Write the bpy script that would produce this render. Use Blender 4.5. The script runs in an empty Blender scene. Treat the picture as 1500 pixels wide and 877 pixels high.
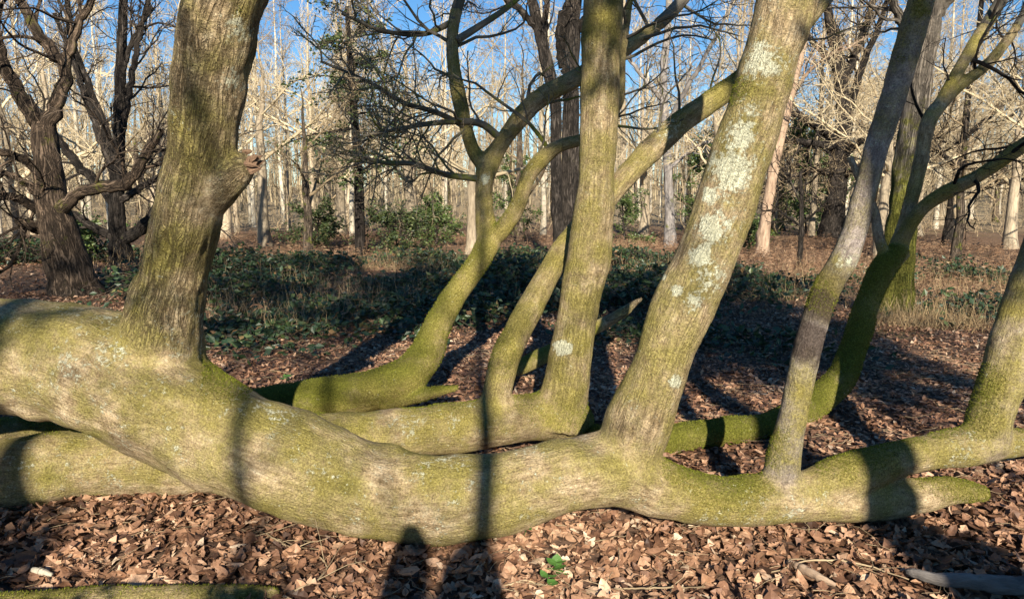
import bpy, math
import numpy as np

# ------------------------------------------------------------------ camera, world, sun, exposure
W0, H0, F0 = 1500.0, 877.0, 1091.0          # photograph size and focal length in its pixels
HC, HORIZON = 1.6, 292.0
PITCH = math.atan((H0/2 - HORIZON)/F0)
SUN_AZ, SUN_ALT = math.radians(-3.0), math.radians(25.0)   # light travels towards +y, turned this far to +x

sc = bpy.context.scene
col = sc.collection
cam_d = bpy.data.cameras.new('camera'); cam_d.sensor_width = 36.0
cam_d.lens = 36.0*F0/W0; cam_d.clip_end = 2000.0; cam_d.clip_start = 0.05
cam = bpy.data.objects.new('camera', cam_d); col.objects.link(cam)
cam.location = (0, 0, HC); cam.rotation_euler = (math.pi/2 - PITCH, 0, 0)
sc.camera = cam

world = bpy.data.worlds.new('World'); sc.world = world; world.use_nodes = True
wn = world.node_tree.nodes; wl = world.node_tree.links
for n_ in list(wn): wn.remove(n_)
sky = wn.new('ShaderNodeTexSky'); sky.sky_type = 'NISHITA'; sky.sun_disc = False
sky.sun_elevation = SUN_ALT; sky.sun_rotation = math.radians(180) + SUN_AZ
sky.altitude = 200; sky.air_density = 1.0; sky.dust_density = 0.0; sky.ozone_density = 4.0
bg = wn.new('ShaderNodeBackground'); bg.inputs['Strength'].default_value = 0.064
wo = wn.new('ShaderNodeOutputWorld')
hs = wn.new('ShaderNodeHueSaturation'); hs.inputs['Saturation'].default_value = 1.2
wl.new(sky.outputs[0], hs.inputs['Color']); wl.new(hs.outputs[0], bg.inputs[0]); wl.new(bg.outputs[0], wo.inputs[0])

sun_d = bpy.data.lights.new('sun', 'SUN'); sun_d.energy = 5.0; sun_d.angle = math.radians(0.53)
sun_d.color = (1.0, 0.90, 0.74)
sun = bpy.data.objects.new('sun', sun_d); col.objects.link(sun)
sun.rotation_euler = (math.pi/2 - SUN_ALT, 0, -SUN_AZ)
sun.location = (-10, -20, 15)
sc.view_settings.view_transform = 'Standard'; sc.view_settings.look = 'None'
sc.view_settings.gamma = 1.0; sc.view_settings.use_curve_mapping = False
sc.view_settings.exposure = 1.08
try:
    sc.cycles.max_bounces = 6; sc.cycles.diffuse_bounces = 2; sc.cycles.glossy_bounces = 2
    sc.cycles.transmission_bounces = 2; sc.cycles.use_denoising = True
except Exception:
    pass

rng = np.random.default_rng(11)
CA, SA = math.cos(PITCH), math.sin(PITCH)
SUNV = np.array([math.sin(SUN_AZ)*math.cos(SUN_ALT), math.cos(SUN_AZ)*math.cos(SUN_ALT), -math.sin(SUN_ALT)])

# ------------------------------------------------------------------ maths helpers
def P(px, py, Y):
    u = (px - W0/2)/F0; v = (H0/2 - py)/F0
    d = np.array([u, CA + v*SA, -SA + v*CA])
    t = Y/d[1]
    return np.array([0, 0, HC]) + d*t, t
def GY(py, z=0.0):                      # depth where the ground is seen at that picture height
    v = (H0/2 - py)/F0
    return (HC - z)*(CA + v*SA)/(SA - v*CA)
def LY(py, rpx, k=0.85):                # depth of a log lying on the ground
    v = (H0/2 - py)/F0
    tan = (SA - v*CA)/(CA + v*SA)
    return HC/(tan + k*rpx/(F0*(CA + v*SA)))
def project(V):
    d = V - np.array([0, 0, HC])
    fw = d[:, 1]*CA - d[:, 2]*SA
    up = d[:, 1]*SA + d[:, 2]*CA
    fw = np.where(fw < 0.05, 0.05, fw)
    return W0/2 + F0*d[:, 0]/fw, H0/2 - F0*up/fw
def norm(a):
    return a/np.maximum(np.linalg.norm(a, axis=-1, keepdims=True), 1e-9)
def smooth(e0, e1, x):
    t = np.clip((x - e0)/(e1 - e0), 0, 1)
    return t*t*(3 - 2*t)
def _hash(i, j, k, s):
    h = (i.astype(np.int64)*374761393 + j.astype(np.int64)*668265263 + k.astype(np.int64)*2147483647 + s*1274126177) & 0xffffffff
    h = ((h ^ (h >> 13))*1274126177) & 0xffffffff
    h = ((h ^ (h >> 16))*2246822519) & 0xffffffff
    return ((h ^ (h >> 15)) & 0xffffff)/float(0xffffff)*2 - 1
def vnoise(p, s=0):
    p = np.asarray(p, float); f = np.floor(p); t = p - f; t = t*t*(3 - 2*t); f = f.astype(np.int64)
    r = 0
    for a in (0, 1):
        for b in (0, 1):
            for c in (0, 1):
                w = (t[:, 0] if a else 1 - t[:, 0])*(t[:, 1] if b else 1 - t[:, 1])*(t[:, 2] if c else 1 - t[:, 2])
                r = r + w*_hash(f[:, 0] + a, f[:, 1] + b, f[:, 2] + c, s)
    return r
def fbm(p, o=3, s=0):
    r = 0; a = 1.0; q = np.asarray(p, float)
    for i in range(o):
        r = r + a*vnoise(q, s + i); q = q*2.03; a *= 0.5
    return r
def catmull(pts, n):
    pts = np.asarray(pts, float)
    q = np.vstack([2*pts[0] - pts[1], pts, 2*pts[-1] - pts[-2]])
    out = []
    for i in range(1, len(q) - 2):
        t = np.linspace(0, 1, 24, endpoint=False)[:, None]
        a, b, c, d = q[i - 1], q[i], q[i + 1], q[i + 2]
        out.append(0.5*((2*b) + (-a + c)*t + (2*a - 5*b + 4*c - d)*t**2 + (-a + 3*b - 3*c + d)*t**3))
    out.append(pts[-1][None]); o = np.vstack(out)
    s = np.r_[0, np.cumsum(np.linalg.norm(np.diff(o[:, :3], axis=0), axis=1))]
    u = np.linspace(0, s[-1], n)
    return np.stack([np.interp(u, s, o[:, k]) for k in range(o.shape[1])], 1)
def path(pix, n=40):                    # [(px, py, depth, radius in pixels)] -> n rows of x, y, z, radius
    L = []
    for px, py, Y, r in pix:
        p, t = P(px, py, Y)
        L.append((p[0], p[1], p[2], r*t/F0))
    return catmull(L, n)

# ------------------------------------------------------------------ mesh helpers
class Geo:
    def __init__(s): s.V = []; s.Q = []; s.T = []; s.A = {}; s.n = 0
    def add(s, V, Q=None, T=None, **att):
        V = np.asarray(V, float).reshape(-1, 3)
        if Q is not None and len(Q): s.Q.append(np.asarray(Q).reshape(-1, 4) + s.n)
        if T is not None and len(T): s.T.append(np.asarray(T).reshape(-1, 3) + s.n)
        s.V.append(V); s.n += len(V)
        for k, v in att.items(): s.A.setdefault(k, []).append(np.asarray(v, float))
        return s
    def merge(s):
        V = np.vstack(s.V) if s.V else np.zeros((0, 3))
        Q = np.vstack(s.Q) if s.Q else np.zeros((0, 4), int)
        T = np.vstack(s.T) if s.T else np.zeros((0, 3), int)
        A = {k: np.concatenate(v) for k, v in s.A.items()}
        return V, Q, T, A
def build_mesh(name, V, Q, T, A, mat, shade=True, normals=None):
    me = bpy.data.meshes.new(name)
    me.vertices.add(len(V)); me.vertices.foreach_set('co', np.ascontiguousarray(V, dtype=np.float32).ravel())
    nq, nt = len(Q), len(T)
    me.loops.add(nq*4 + nt*3); me.polygons.add(nq + nt)
    me.loops.foreach_set('vertex_index', np.concatenate([Q.ravel(), T.ravel()]).astype(np.int32))
    st = np.concatenate([np.arange(nq)*4, nq*4 + np.arange(nt)*3]).astype(np.int32)
    me.polygons.foreach_set('loop_start', st)
    me.polygons.foreach_set('use_smooth', np.full(nq + nt, bool(shade)))
    for k, v in A.items():
        ty = 'FLOAT' if v.ndim == 1 else 'FLOAT_VECTOR'
        a = me.attributes.new(k, ty, 'POINT')
        a.data.foreach_set('value' if v.ndim == 1 else 'vector', np.ascontiguousarray(v, dtype=np.float32).ravel())
    me.update(calc_edges=True); me.validate()
    if mat: me.materials.append(mat)
    if normals is not None:
        me.normals_split_custom_set_from_vertices([tuple(x) for x in normals])
    return me
def obj_of(name, me, parent=None, loc=(0, 0, 0)):
    o = bpy.data.objects.new(name, me); col.objects.link(o); o.location = loc
    if parent is not None: o.parent = parent
    return o
def geo_obj(name, g, mat, parent=None, shade=True, base=None, loc=(0, 0, 0)):
    V, Q, T, A = g.merge()
    if base is not None: V = V - np.asarray(base)
    return obj_of(name, build_mesh(name, V, Q, T, A, mat, shade), parent, loc)
def empty(name, loc):
    o = bpy.data.objects.new(name, None); col.objects.link(o); o.location = loc; o.empty_display_size = 0.3
    return o
def tag(o, label=None, cat=None, group=None, kind=None):
    if label: o['label'] = label
    if cat: o['category'] = cat
    if group: o['group'] = group
    if kind: o['kind'] = kind
    return o
def copy_thing(root, loc, rz=0.0, s=1.0):
    r = root.copy(); col.objects.link(r); r.location = loc; r.rotation_euler = (0, 0, rz); r.scale = (s, s, s)
    for ch in root.children:
        c = ch.copy(); col.objects.link(c); c.parent = r
    return r
def tubes(C, R, sides, seed_off=True):
    """batch of tubes: C[B,n,3], R[B,n] -> verts, quads, bark coordinates"""
    B, n, _ = C.shape
    T = np.gradient(C, axis=1); T = norm(T)
    mean = norm(C[:, -1] - C[:, 0] + 1e-6)
    ref = np.where(np.abs(mean[:, 2:3]) > 0.75, np.array([[1.0, 0.13, 0]]), np.array([[0.05, 0.1, 1.0]]))
    N = norm(np.cross(T, np.repeat(ref[:, None, :], n, 1))); Bn = np.cross(T, N)
    a = np.linspace(0, 2*np.pi, sides, endpoint=False)
    ca, sa = np.cos(a), np.sin(a)
    V = C[:, :, None, :] + R[:, :, None, None]*(N[:, :, None, :]*ca[None, None, :, None] + Bn[:, :, None, :]*sa[None, None, :, None])
    s = np.concatenate([np.zeros((B, 1)), np.cumsum(np.linalg.norm(np.diff(C, axis=1), axis=2), axis=1)], 1)
    bk = np.stack([R[:, :, None]*ca, R[:, :, None]*sa, np.repeat(s[:, :, None], sides, 2)], -1)
    if seed_off: bk = bk + rng.uniform(0, 30, (B, 1, 1, 3))
    idx = np.arange(B*n*sides).reshape(B, n, sides)
    i0 = idx[:, :-1, :]; i1 = idx[:, 1:, :]
    Q = np.stack([i0, np.roll(i0, -1, 2), np.roll(i1, -1, 2), i1], -1).reshape(-1, 4)
    return V.reshape(-1, 3), Q, bk.reshape(-1, 3)
def tube_geo(g, C, R, sides):
    if len(C) == 0: return g
    V, Q, bk = tubes(C, R, sides)
    return g.add(V, Q, bk=bk)
def grow(C, R, K, t0, t1, length, ang, n, wob, up, rfac, rmin, fall=0.5, flat=0.0, cap=0.03):
    """children of a batch of branches"""
    B, m, _ = C.shape
    nb = B*K
    par = np.repeat(np.arange(B), K)
    t = (t0 + (t1 - t0)*((np.tile(np.arange(K), B) + rng.uniform(0, 1, nb))/K))
    f = np.clip(t*(m - 1), 0, m - 1.001); i = f.astype(int); w = (f - i)[:, None]
    p = C[par, i]*(1 - w) + C[par, i + 1]*w
    r = R[par, i]*(1 - w[:, 0]) + R[par, i + 1]*w[:, 0]
    T = norm(C[par, i + 1] - C[par, i])
    rnd = rng.normal(size=(nb, 3)); rnd[:, 2] *= (1 - flat)
    side = norm(np.cross(T, np.cross(rnd, T)))
    a = np.radians(rng.normal(ang, 12, nb))[:, None]
    d = norm(np.cos(a)*T + np.sin(a)*side)
    if np.ndim(length) == 0: length = np.full(B, float(length))
    L = np.asarray(length)[par]*(1 - fall*t)*rng.uniform(0.55, 1.2, nb)
    st = (L/(n - 1))[:, None]
    out = np.empty((nb, n, 3)); out[:, 0] = p
    for k in range(1, n):
        d = norm(d + rng.normal(0, wob, (nb, 3)) + np.array([0, 0, up]))
        out[:, k] = out[:, k - 1] + d*st
    r0 = np.maximum(np.minimum(r*rfac*rng.uniform(0.6, 1.0, nb), L*cap), rmin)
    RR = r0[:, None]*np.linspace(1, 0.32, n)[None] 
    RR = np.maximum(RR, rmin*0.6)
    return out, RR, L

# ------------------------------------------------------------------ materials
def new_mat(name):
    m = bpy.data.materials.new(name); m.use_nodes = True
    nt = m.node_tree
    for x in list(nt.nodes): nt.nodes.remove(x)
    out = nt.nodes.new('ShaderNodeOutputMaterial'); b = nt.nodes.new('ShaderNodeBsdfPrincipled')
    nt.links.new(b.outputs[0], out.inputs[0])
    b.inputs['Specular IOR Level'].default_value = 0.25
    return m, nt, b
class NT:
    def __init__(s, nt): s.nt = nt; s.N = nt.nodes; s.L = nt.links
    def att(s, name, out='Vector'):
        n = s.N.new('ShaderNodeAttribute'); n.attribute_name = name; return n.outputs[out]
    def map(s, vec, scale, loc=(0, 0, 0)):
        n = s.N.new('ShaderNodeMapping'); n.inputs['Scale'].default_value = scale; n.inputs['Location'].default_value = loc
        s.L.new(vec, n.inputs[0]); return n.outputs[0]
    def noise(s, vec, scale, detail=4, rough=0.6, dist=0.0):
        n = s.N.new('ShaderNodeTexNoise'); n.inputs['Scale'].default_value = scale; n.inputs['Detail'].default_value = detail
        n.inputs['Roughness'].default_value = rough; n.inputs['Distortion'].default_value = dist
        s.L.new(vec, n.inputs['Vector']); return n.outputs[0]
    def voro(s, vec, scale, feat='F1', rnd=1.0):
        n = s.N.new('ShaderNodeTexVoronoi'); n.feature = feat; n.inputs['Scale'].default_value = scale
        n.inputs['Randomness'].default_value = rnd
        s.L.new(vec, n.inputs['Vector']); return n.outputs[0]
    def rng(s, v, a, b, c=0.0, d=1.0, sm=True):
        n = s.N.new('ShaderNodeMapRange'); n.interpolation_type = 'SMOOTHSTEP' if sm else 'LINEAR'
        for k, x in zip(('From Min', 'From Max', 'To Min', 'To Max'), (a, b, c, d)): n.inputs[k].default_value = x
        s.L.new(v, n.inputs['Value']); return n.outputs[0]
    def math(s, op, a, b=None, clamp=False):
        n = s.N.new('ShaderNodeMath'); n.operation = op; n.use_clamp = clamp
        for i, x in enumerate((a, b)):
            if x is None: continue
            if isinstance(x, (int, float)): n.inputs[i].default_value = x
            else: s.L.new(x, n.inputs[i])
        return n.outputs[0]
    def mix(s, f, a, b):
        n = s.N.new('ShaderNodeMix'); n.data_type = 'RGBA'
        if isinstance(f, (int, float)): n.inputs[0].default_value = f
        else: s.L.new(f, n.inputs[0])
        for i, x in ((6, a), (7, b)):
            if isinstance(x, (tuple, list)): n.inputs[i].default_value = (*x[:3], 1)
            else: s.L.new(x, n.inputs[i])
        return n.outputs[2]
    def ramp(s, v, stops):
        n = s.N.new('ShaderNodeValToRGB'); e = n.color_ramp.elements
        while len(e) < len(stops): e.new(0.5)
        for k, (p, c) in enumerate(stops): e[k].position = p; e[k].color = (*c, 1)
        s.L.new(v, n.inputs[0]); return n.outputs[0]
    def bump(s, h, strength, dist, normal=None):
        n = s.N.new('ShaderNodeBump'); n.inputs['Strength'].default_value = strength; n.inputs['Distance'].default_value = dist
        s.L.new(h, n.inputs['Height'])
        if normal is not None: s.L.new(normal, n.inputs['Normal'])
        return n.outputs[0]
    def objrand(s):
        n = s.N.new('ShaderNodeObjectInfo'); return n.outputs['Random']

def near_bark(name):
    """bark with moss and lichen; fed by the mesh attributes bk (bark coordinates), moss, lich, pale, furrow"""
    m, nt, b = new_mat(name); k = NT(nt)
    bk = k.att('bk'); ob = k.N.new('ShaderNodeTexCoord').outputs['Object']
    dom = k.att('dom', 'Fac')
    moss = k.att('moss', 'Fac'); lich = k.att('lich', 'Fac'); pale = k.att('pale', 'Fac'); fur = k.att('furrow', 'Fac')
    n_lo = k.noise(ob, 4.5, 5, 0.62)
    mm = k.N.new('ShaderNodeMix'); k.L.new(dom, mm.inputs[0])
    k.L.new(k.noise(ob, 24.0, 6, 0.74), mm.inputs[2]); k.L.new(k.noise(k.map(bk, (1, 1, 0.45)), 26.0, 6, 0.74), mm.inputs[3]); n_mid = mm.outputs[0]
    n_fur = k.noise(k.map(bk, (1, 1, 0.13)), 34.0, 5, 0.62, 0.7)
    n_cross = k.noise(k.map(bk, (0.6, 0.6, 1.0)), 38.0, 4, 0.6, 0.5)
    n_ring = k.noise(k.map(bk, (0.3, 0.3, 1.5)), 60.0, 5, 0.7)
    fine = k.noise(ob, 230.0, 4, 0.75)
    speck = k.noise(ob, 90.0, 5, 0.8)
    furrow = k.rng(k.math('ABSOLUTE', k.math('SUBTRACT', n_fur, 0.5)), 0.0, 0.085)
    cross = k.rng(k.math('ABSOLUTE', k.math('SUBTRACT', n_cross, 0.5)), 0.0, 0.05)
    bark = k.ramp(n_mid, [(0.30, (0.12, 0.085, 0.042)), (0.44, (0.29, 0.215, 0.125)), (0.57, (0.47, 0.365, 0.23)), (0.72, (0.63, 0.54, 0.38))])
    bark = k.mix(k.rng(n_lo, 0.40, 0.66, 0, 0.6), bark, k.ramp(speck, [(0.35, (0.26, 0.215, 0.085)), (0.65, (0.56, 0.49, 0.235))]))
    greyb = k.ramp(n_mid, [(0.3, (0.13, 0.11, 0.115)), (0.6, (0.33, 0.30, 0.31)), (0.8, (0.47, 0.44, 0.44))])
    bark = k.mix(pale, bark, greyb)
    mn = k.math('ADD', k.math('MULTIPLY', n_lo, 2.4), k.math('MULTIPLY', n_mid, 0.7))
    mn = k.math('ADD', mn, k.math('MULTIPLY', speck, 0.8))
    mf = k.rng(k.math('ADD', moss, mn), 1.98, 2.92)
    mcol = k.ramp(speck, [(0.3, (0.125, 0.103, 0.026)), (0.5, (0.27, 0.227, 0.064)), (0.72, (0.47, 0.405, 0.15))])
    mdeep = k.ramp(speck, [(0.3, (0.055, 0.058, 0.011)), (0.5, (0.135, 0.138, 0.022)), (0.75, (0.26, 0.26, 0.05))])
    mcol = k.mix(k.rng(moss, 0.72, 1.05), mcol, mdeep)
    mcol = k.mix(k.rng(k.noise(ob, 2.2, 3), 0.48, 0.72, 0, 0.35), mcol, mdeep)
    c = k.mix(mf, bark, mcol)
    c = k.mix(k.math('MULTIPLY', k.math('MULTIPLY', k.rng(furrow, 0.0, 0.6, 0.58, 0.0), fur), dom), c, (0.075, 0.055, 0.03))  # crevice shade painted into the bark colour along the furrows
    ln = k.math('ADD', k.noise(ob, 45.0, 6, 0.78), k.math('MULTIPLY', k.noise(ob, 8.0, 3), 0.5))
    lf = k.rng(k.math('ADD', ln, k.math('MULTIPLY', lich, 0.42)), 0.90, 0.99, 0, 0.85)
    c = k.mix(lf, c, k.ramp(fine, [(0.3, (0.40, 0.41, 0.28)), (0.7, (0.72, 0.72, 0.56))]))
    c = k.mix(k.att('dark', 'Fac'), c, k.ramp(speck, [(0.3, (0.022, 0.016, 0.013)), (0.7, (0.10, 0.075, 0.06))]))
    hv = k.N.new('ShaderNodeHueSaturation'); k.L.new(c, hv.inputs['Color'])
    k.L.new(k.rng(k.noise(ob, 115.0, 4, 0.78), 0.32, 0.68, 0.48, 1.48, False), hv.inputs['Value']); c = hv.outputs[0]
    k.L.new(c, b.inputs['Base Color'])
    b.inputs['Roughness'].default_value = 0.92
    b.inputs['Specular IOR Level'].default_value = 0.1
    h1 = k.math('MULTIPLY', furrow, k.math('ADD', k.math('MULTIPLY', fur, 1.5), 0.06))
    h2 = k.math('MULTIPLY', cross, k.math('ADD', k.math('MULTIPLY', fur, 0.5), 0.10))
    hh = k.math('MULTIPLY', dom, k.math('ADD', k.math('ADD', h1, h2), k.math('MULTIPLY', n_ring, 0.5)))
    hh = k.math('ADD', hh, k.math('MULTIPLY', n_mid, 0.75))
    hh = k.math('ADD', hh, k.math('MULTIPLY', fine, 0.35))
    hh = k.math('ADD', hh, k.math('MULTIPLY', k.math('MULTIPLY', mf, k.noise(ob, 150.0, 4, 0.8)), 1.1))
    hh = k.math('ADD', hh, k.math('MULTIPLY', lf, 0.15))
    k.L.new(k.bump(hh, 1.0, 0.011), b.inputs['Normal'])
    return m
def far_bark(name, dark, light, moss=0.0, mosscol=(0.13, 0.14, 0.025), scale=14.0, bands=False, vary=0.35, furrow=0.0):
    m, nt, b = new_mat(name); k = NT(nt)
    bk = k.att('bk')
    n = k.noise(k.map(bk, (1, 1, 0.25)), scale, 5, 0.7)
    c = k.ramp(n, [(0.3, dark), (0.68, light)])
    h = n
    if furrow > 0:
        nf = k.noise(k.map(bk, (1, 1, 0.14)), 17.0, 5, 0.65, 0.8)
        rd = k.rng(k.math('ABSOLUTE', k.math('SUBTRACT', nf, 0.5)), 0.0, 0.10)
        c = k.mix(k.rng(rd, 0.0, 0.7, furrow, 0.0), c, tuple(x*0.35 for x in dark))  # cracks darkened in the colour, in place of the shade inside them
        c = k.mix(k.rng(k.noise(bk, 3.0, 4, 0.7), 0.45, 0.7, 0, 0.5), c, tuple(x*1.35 for x in light))
        h = k.math('ADD', n, k.math('MULTIPLY', rd, 1.6))
    if bands:
        bnd = k.noise(k.map(bk, (0.4, 0.4, 3.0)), 5.0, 3, 0.6)
        c = k.mix(k.rng(bnd, 0.62, 0.70, 0, 0.75), c, (0.06, 0.05, 0.045))
    if moss > 0:
        mf = k.rng(k.math('ADD', k.noise(bk, 2.5, 5, 0.7), k.math('MULTIPLY', k.noise(bk, 25.0, 3), 0.3)), 0.95 - moss*0.6, 1.05 - moss*0.5)
        c = k.mix(mf, c, mosscol)
    hv = k.N.new('ShaderNodeHueSaturation'); k.L.new(c, hv.inputs['Color'])
    k.L.new(k.rng(k.objrand(), 0, 1, 1 - vary, 1 + vary, False), hv.inputs['Value'])
    k.L.new(hv.outputs[0], b.inputs['Base Color']); b.inputs['Roughness'].default_value = 0.9
    b.inputs['Specular IOR Level'].default_value = 0.15
    k.L.new(k.bump(h, 0.9, 0.03), b.inputs['Normal'])
    return m
def leaf_mat(name, stops, rough=0.6, spec=0.3, transl=0.25, vein=True, scale=60.0):
    m, nt, b = new_mat(name); k = NT(nt)
    tint = k.att('tint', 'Fac'); lv = k.att('lv')
    c = k.ramp(tint, stops)
    n = k.noise(lv, scale, 4, 0.7)
    hv = k.N.new('ShaderNodeHueSaturation'); k.L.new(c, hv.inputs['Color'])
    k.L.new(k.rng(n, 0.25, 0.75, 0.6, 1.35, False), hv.inputs['Value'])
    k.L.new(hv.outputs[0], b.inputs['Base Color'])
    b.inputs['Roughness'].default_value = rough; b.inputs['Specular IOR Level'].default_value = spec
    k.L.new(k.bump(n, 0.5, 0.004), b.inputs['Normal'])
    if transl > 0:
        tr = k.N.new('ShaderNodeBsdfTranslucent'); k.L.new(hv.outputs[0], tr.inputs[0])
        mx = k.N.new('ShaderNodeMixShader'); mx.inputs[0].default_value = transl
        out = [x for x in k.N if x.type == 'OUTPUT_MATERIAL'][0]
        k.L.new(b.outputs[0], mx.inputs[1]); k.L.new(tr.outputs[0], mx.inputs[2]); k.L.new(mx.outputs[0], out.inputs[0])
    return m

M = {}
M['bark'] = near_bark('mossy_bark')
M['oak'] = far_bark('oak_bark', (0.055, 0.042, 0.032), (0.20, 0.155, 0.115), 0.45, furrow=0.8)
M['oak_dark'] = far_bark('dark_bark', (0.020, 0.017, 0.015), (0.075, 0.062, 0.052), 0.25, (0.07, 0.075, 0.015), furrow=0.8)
M['oak_shaded'] = far_bark('shaded_oak_bark', (0.032, 0.024, 0.018), (0.14, 0.10, 0.07), 0.36, (0.085, 0.085, 0.018), furrow=0.85)  # oak bark darkened to carry the shade over the left oak
M['beech'] = far_bark('smooth_bark', (0.07, 0.062, 0.05), (0.17, 0.15, 0.12), 0.5)
M['mossy_far'] = far_bark('mossy_far_bark', (0.07, 0.06, 0.045), (0.22, 0.19, 0.15), 0.85, (0.16, 0.165, 0.03))
def foot_bark():
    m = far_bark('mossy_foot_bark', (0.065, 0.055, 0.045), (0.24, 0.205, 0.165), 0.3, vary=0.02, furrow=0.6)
    k = NT(m.node_tree); b = [x for x in k.N if x.type == 'BSDF_PRINCIPLED'][0]
    src = b.inputs['Base Color'].links[0].from_socket
    ob = k.N.new('ShaderNodeTexCoord').outputs['Object']; sp_ = k.N.new('ShaderNodeSeparateXYZ'); k.L.new(ob, sp_.inputs[0])
    f = k.rng(k.math('SUBTRACT', k.math('MULTIPLY', k.noise(ob, 6.0, 5, 0.7), 4.2), sp_.outputs[2]), -0.6, 0.5)
    k.L.new(k.mix(f, src, k.ramp(k.noise(ob, 40.0, 4, 0.7), [(0.3, (0.045, 0.05, 0.010)), (0.5, (0.12, 0.12, 0.022)), (0.7, (0.23, 0.21, 0.05))])), b.inputs['Base Color'])
    return m
M['mossy_foot'] = foot_bark()
M['grey'] = far_bark('grey_bark', (0.10, 0.09, 0.085), (0.33, 0.30, 0.28), 0.35)
M['tan'] = far_bark('tan_bark', (0.17, 0.11, 0.075), (0.42, 0.31, 0.22), 0.1)
M['dead'] = far_bark('dead_wood', (0.16, 0.09, 0.055), (0.40, 0.26, 0.17), 0.0, scale=40)
M['birch'] = far_bark('pale_birch_bark', (0.28, 0.24, 0.18), (0.62, 0.56, 0.44), 0.15, bands=True, scale=8)
M['pole'] = far_bark('pale_pole_bark', (0.17, 0.135, 0.095), (0.46, 0.38, 0.27), 0.25, scale=8)
M['twig'] = far_bark('twig_bark', (0.15, 0.11, 0.068), (0.40, 0.31, 0.195), 0.0, vary=0.3)
M['twig_dark'] = far_bark('dark_twig_bark', (0.045, 0.035, 0.028), (0.15, 0.115, 0.085), 0.0, vary=0.3)
M['twig_pale'] = far_bark('pale_twig_bark', (0.30, 0.24, 0.15), (0.60, 0.50, 0.33), 0.0, vary=0.3)
M['litter'] = leaf_mat('dead_leaf', [(0.0, (0.055, 0.028, 0.018)), (0.3, (0.19, 0.098, 0.058)), (0.6, (0.36, 0.205, 0.122)), (0.85, (0.50, 0.32, 0.205)), (1.0, (0.58, 0.45, 0.32))], 0.55, 0.35, 0.12)
M['bramble'] = leaf_mat('bramble_leaf', [(0.0, (0.012, 0.026, 0.016)), (0.5, (0.030, 0.060, 0.026)), (0.85, (0.065, 0.10, 0.035)), (0.93, (0.12, 0.15, 0.05)), (1.0, (0.22, 0.13, 0.06))], 0.45, 0.45, 0.15)
M['holly'] = leaf_mat('evergreen_leaf', [(0.0, (0.020, 0.035, 0.015)), (0.6, (0.055, 0.080, 0.026)), (1.0, (0.13, 0.15, 0.05))], 0.5, 0.35, 0.15)
M['bush'] = leaf_mat('bush_leaf', [(0.0, (0.04, 0.07, 0.02)), (0.6, (0.09, 0.14, 0.035)), (1.0, (0.18, 0.22, 0.07))], 0.42, 0.5, 0.2)
M['bracken'] = leaf_mat('dead_bracken', [(0.0, (0.11, 0.06, 0.035)), (0.5, (0.25, 0.15, 0.09)), (1.0, (0.42, 0.29, 0.18))], 0.75, 0.2, 0.2)
M['straw'] = leaf_mat('straw', [(0.0, (0.26, 0.17, 0.085)), (1.0, (0.52, 0.39, 0.22))], 0.7, 0.2, 0.2)
M['moss'] = leaf_mat('moss', [(0.0, (0.07, 0.085, 0.010)), (0.6, (0.17, 0.185, 0.024)), (1.0, (0.30, 0.31, 0.05))], 0.85, 0.1, 0.3)
M['fresh'] = leaf_mat('fresh_leaf', [(0.0, (0.04, 0.11, 0.02)), (1.0, (0.12, 0.26, 0.05))], 0.4, 0.5, 0.2)
def ground_mat():
    m, nt, b = new_mat('forest_floor'); k = NT(nt)
    tc = k.N.new('ShaderNodeTexCoord').outputs['Object']
    n1 = k.noise(tc, 0.35, 5, 0.65); n2 = k.noise(tc, 9.0, 6, 0.75); v = k.voro(tc, 16.0)
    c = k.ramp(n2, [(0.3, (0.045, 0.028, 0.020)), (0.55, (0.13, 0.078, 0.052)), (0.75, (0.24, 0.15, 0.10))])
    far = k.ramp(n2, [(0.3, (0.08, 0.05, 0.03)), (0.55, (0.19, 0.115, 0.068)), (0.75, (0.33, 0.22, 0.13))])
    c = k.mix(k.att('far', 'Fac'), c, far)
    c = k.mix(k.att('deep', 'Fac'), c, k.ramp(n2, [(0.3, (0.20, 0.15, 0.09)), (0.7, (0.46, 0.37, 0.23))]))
    c = k.mix(k.rng(n1, 0.52, 0.66, 0, 0.45), c, (0.09, 0.085, 0.03))
    k.L.new(c, b.inputs['Base Color']); b.inputs['Roughness'].default_value = 0.9
    k.L.new(k.bump(k.math('ADD', n2, k.math('MULTIPLY', v, -0.6)), 1.0, 0.05), b.inputs['Normal'])
    return m
M['ground'] = ground_mat()

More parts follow.
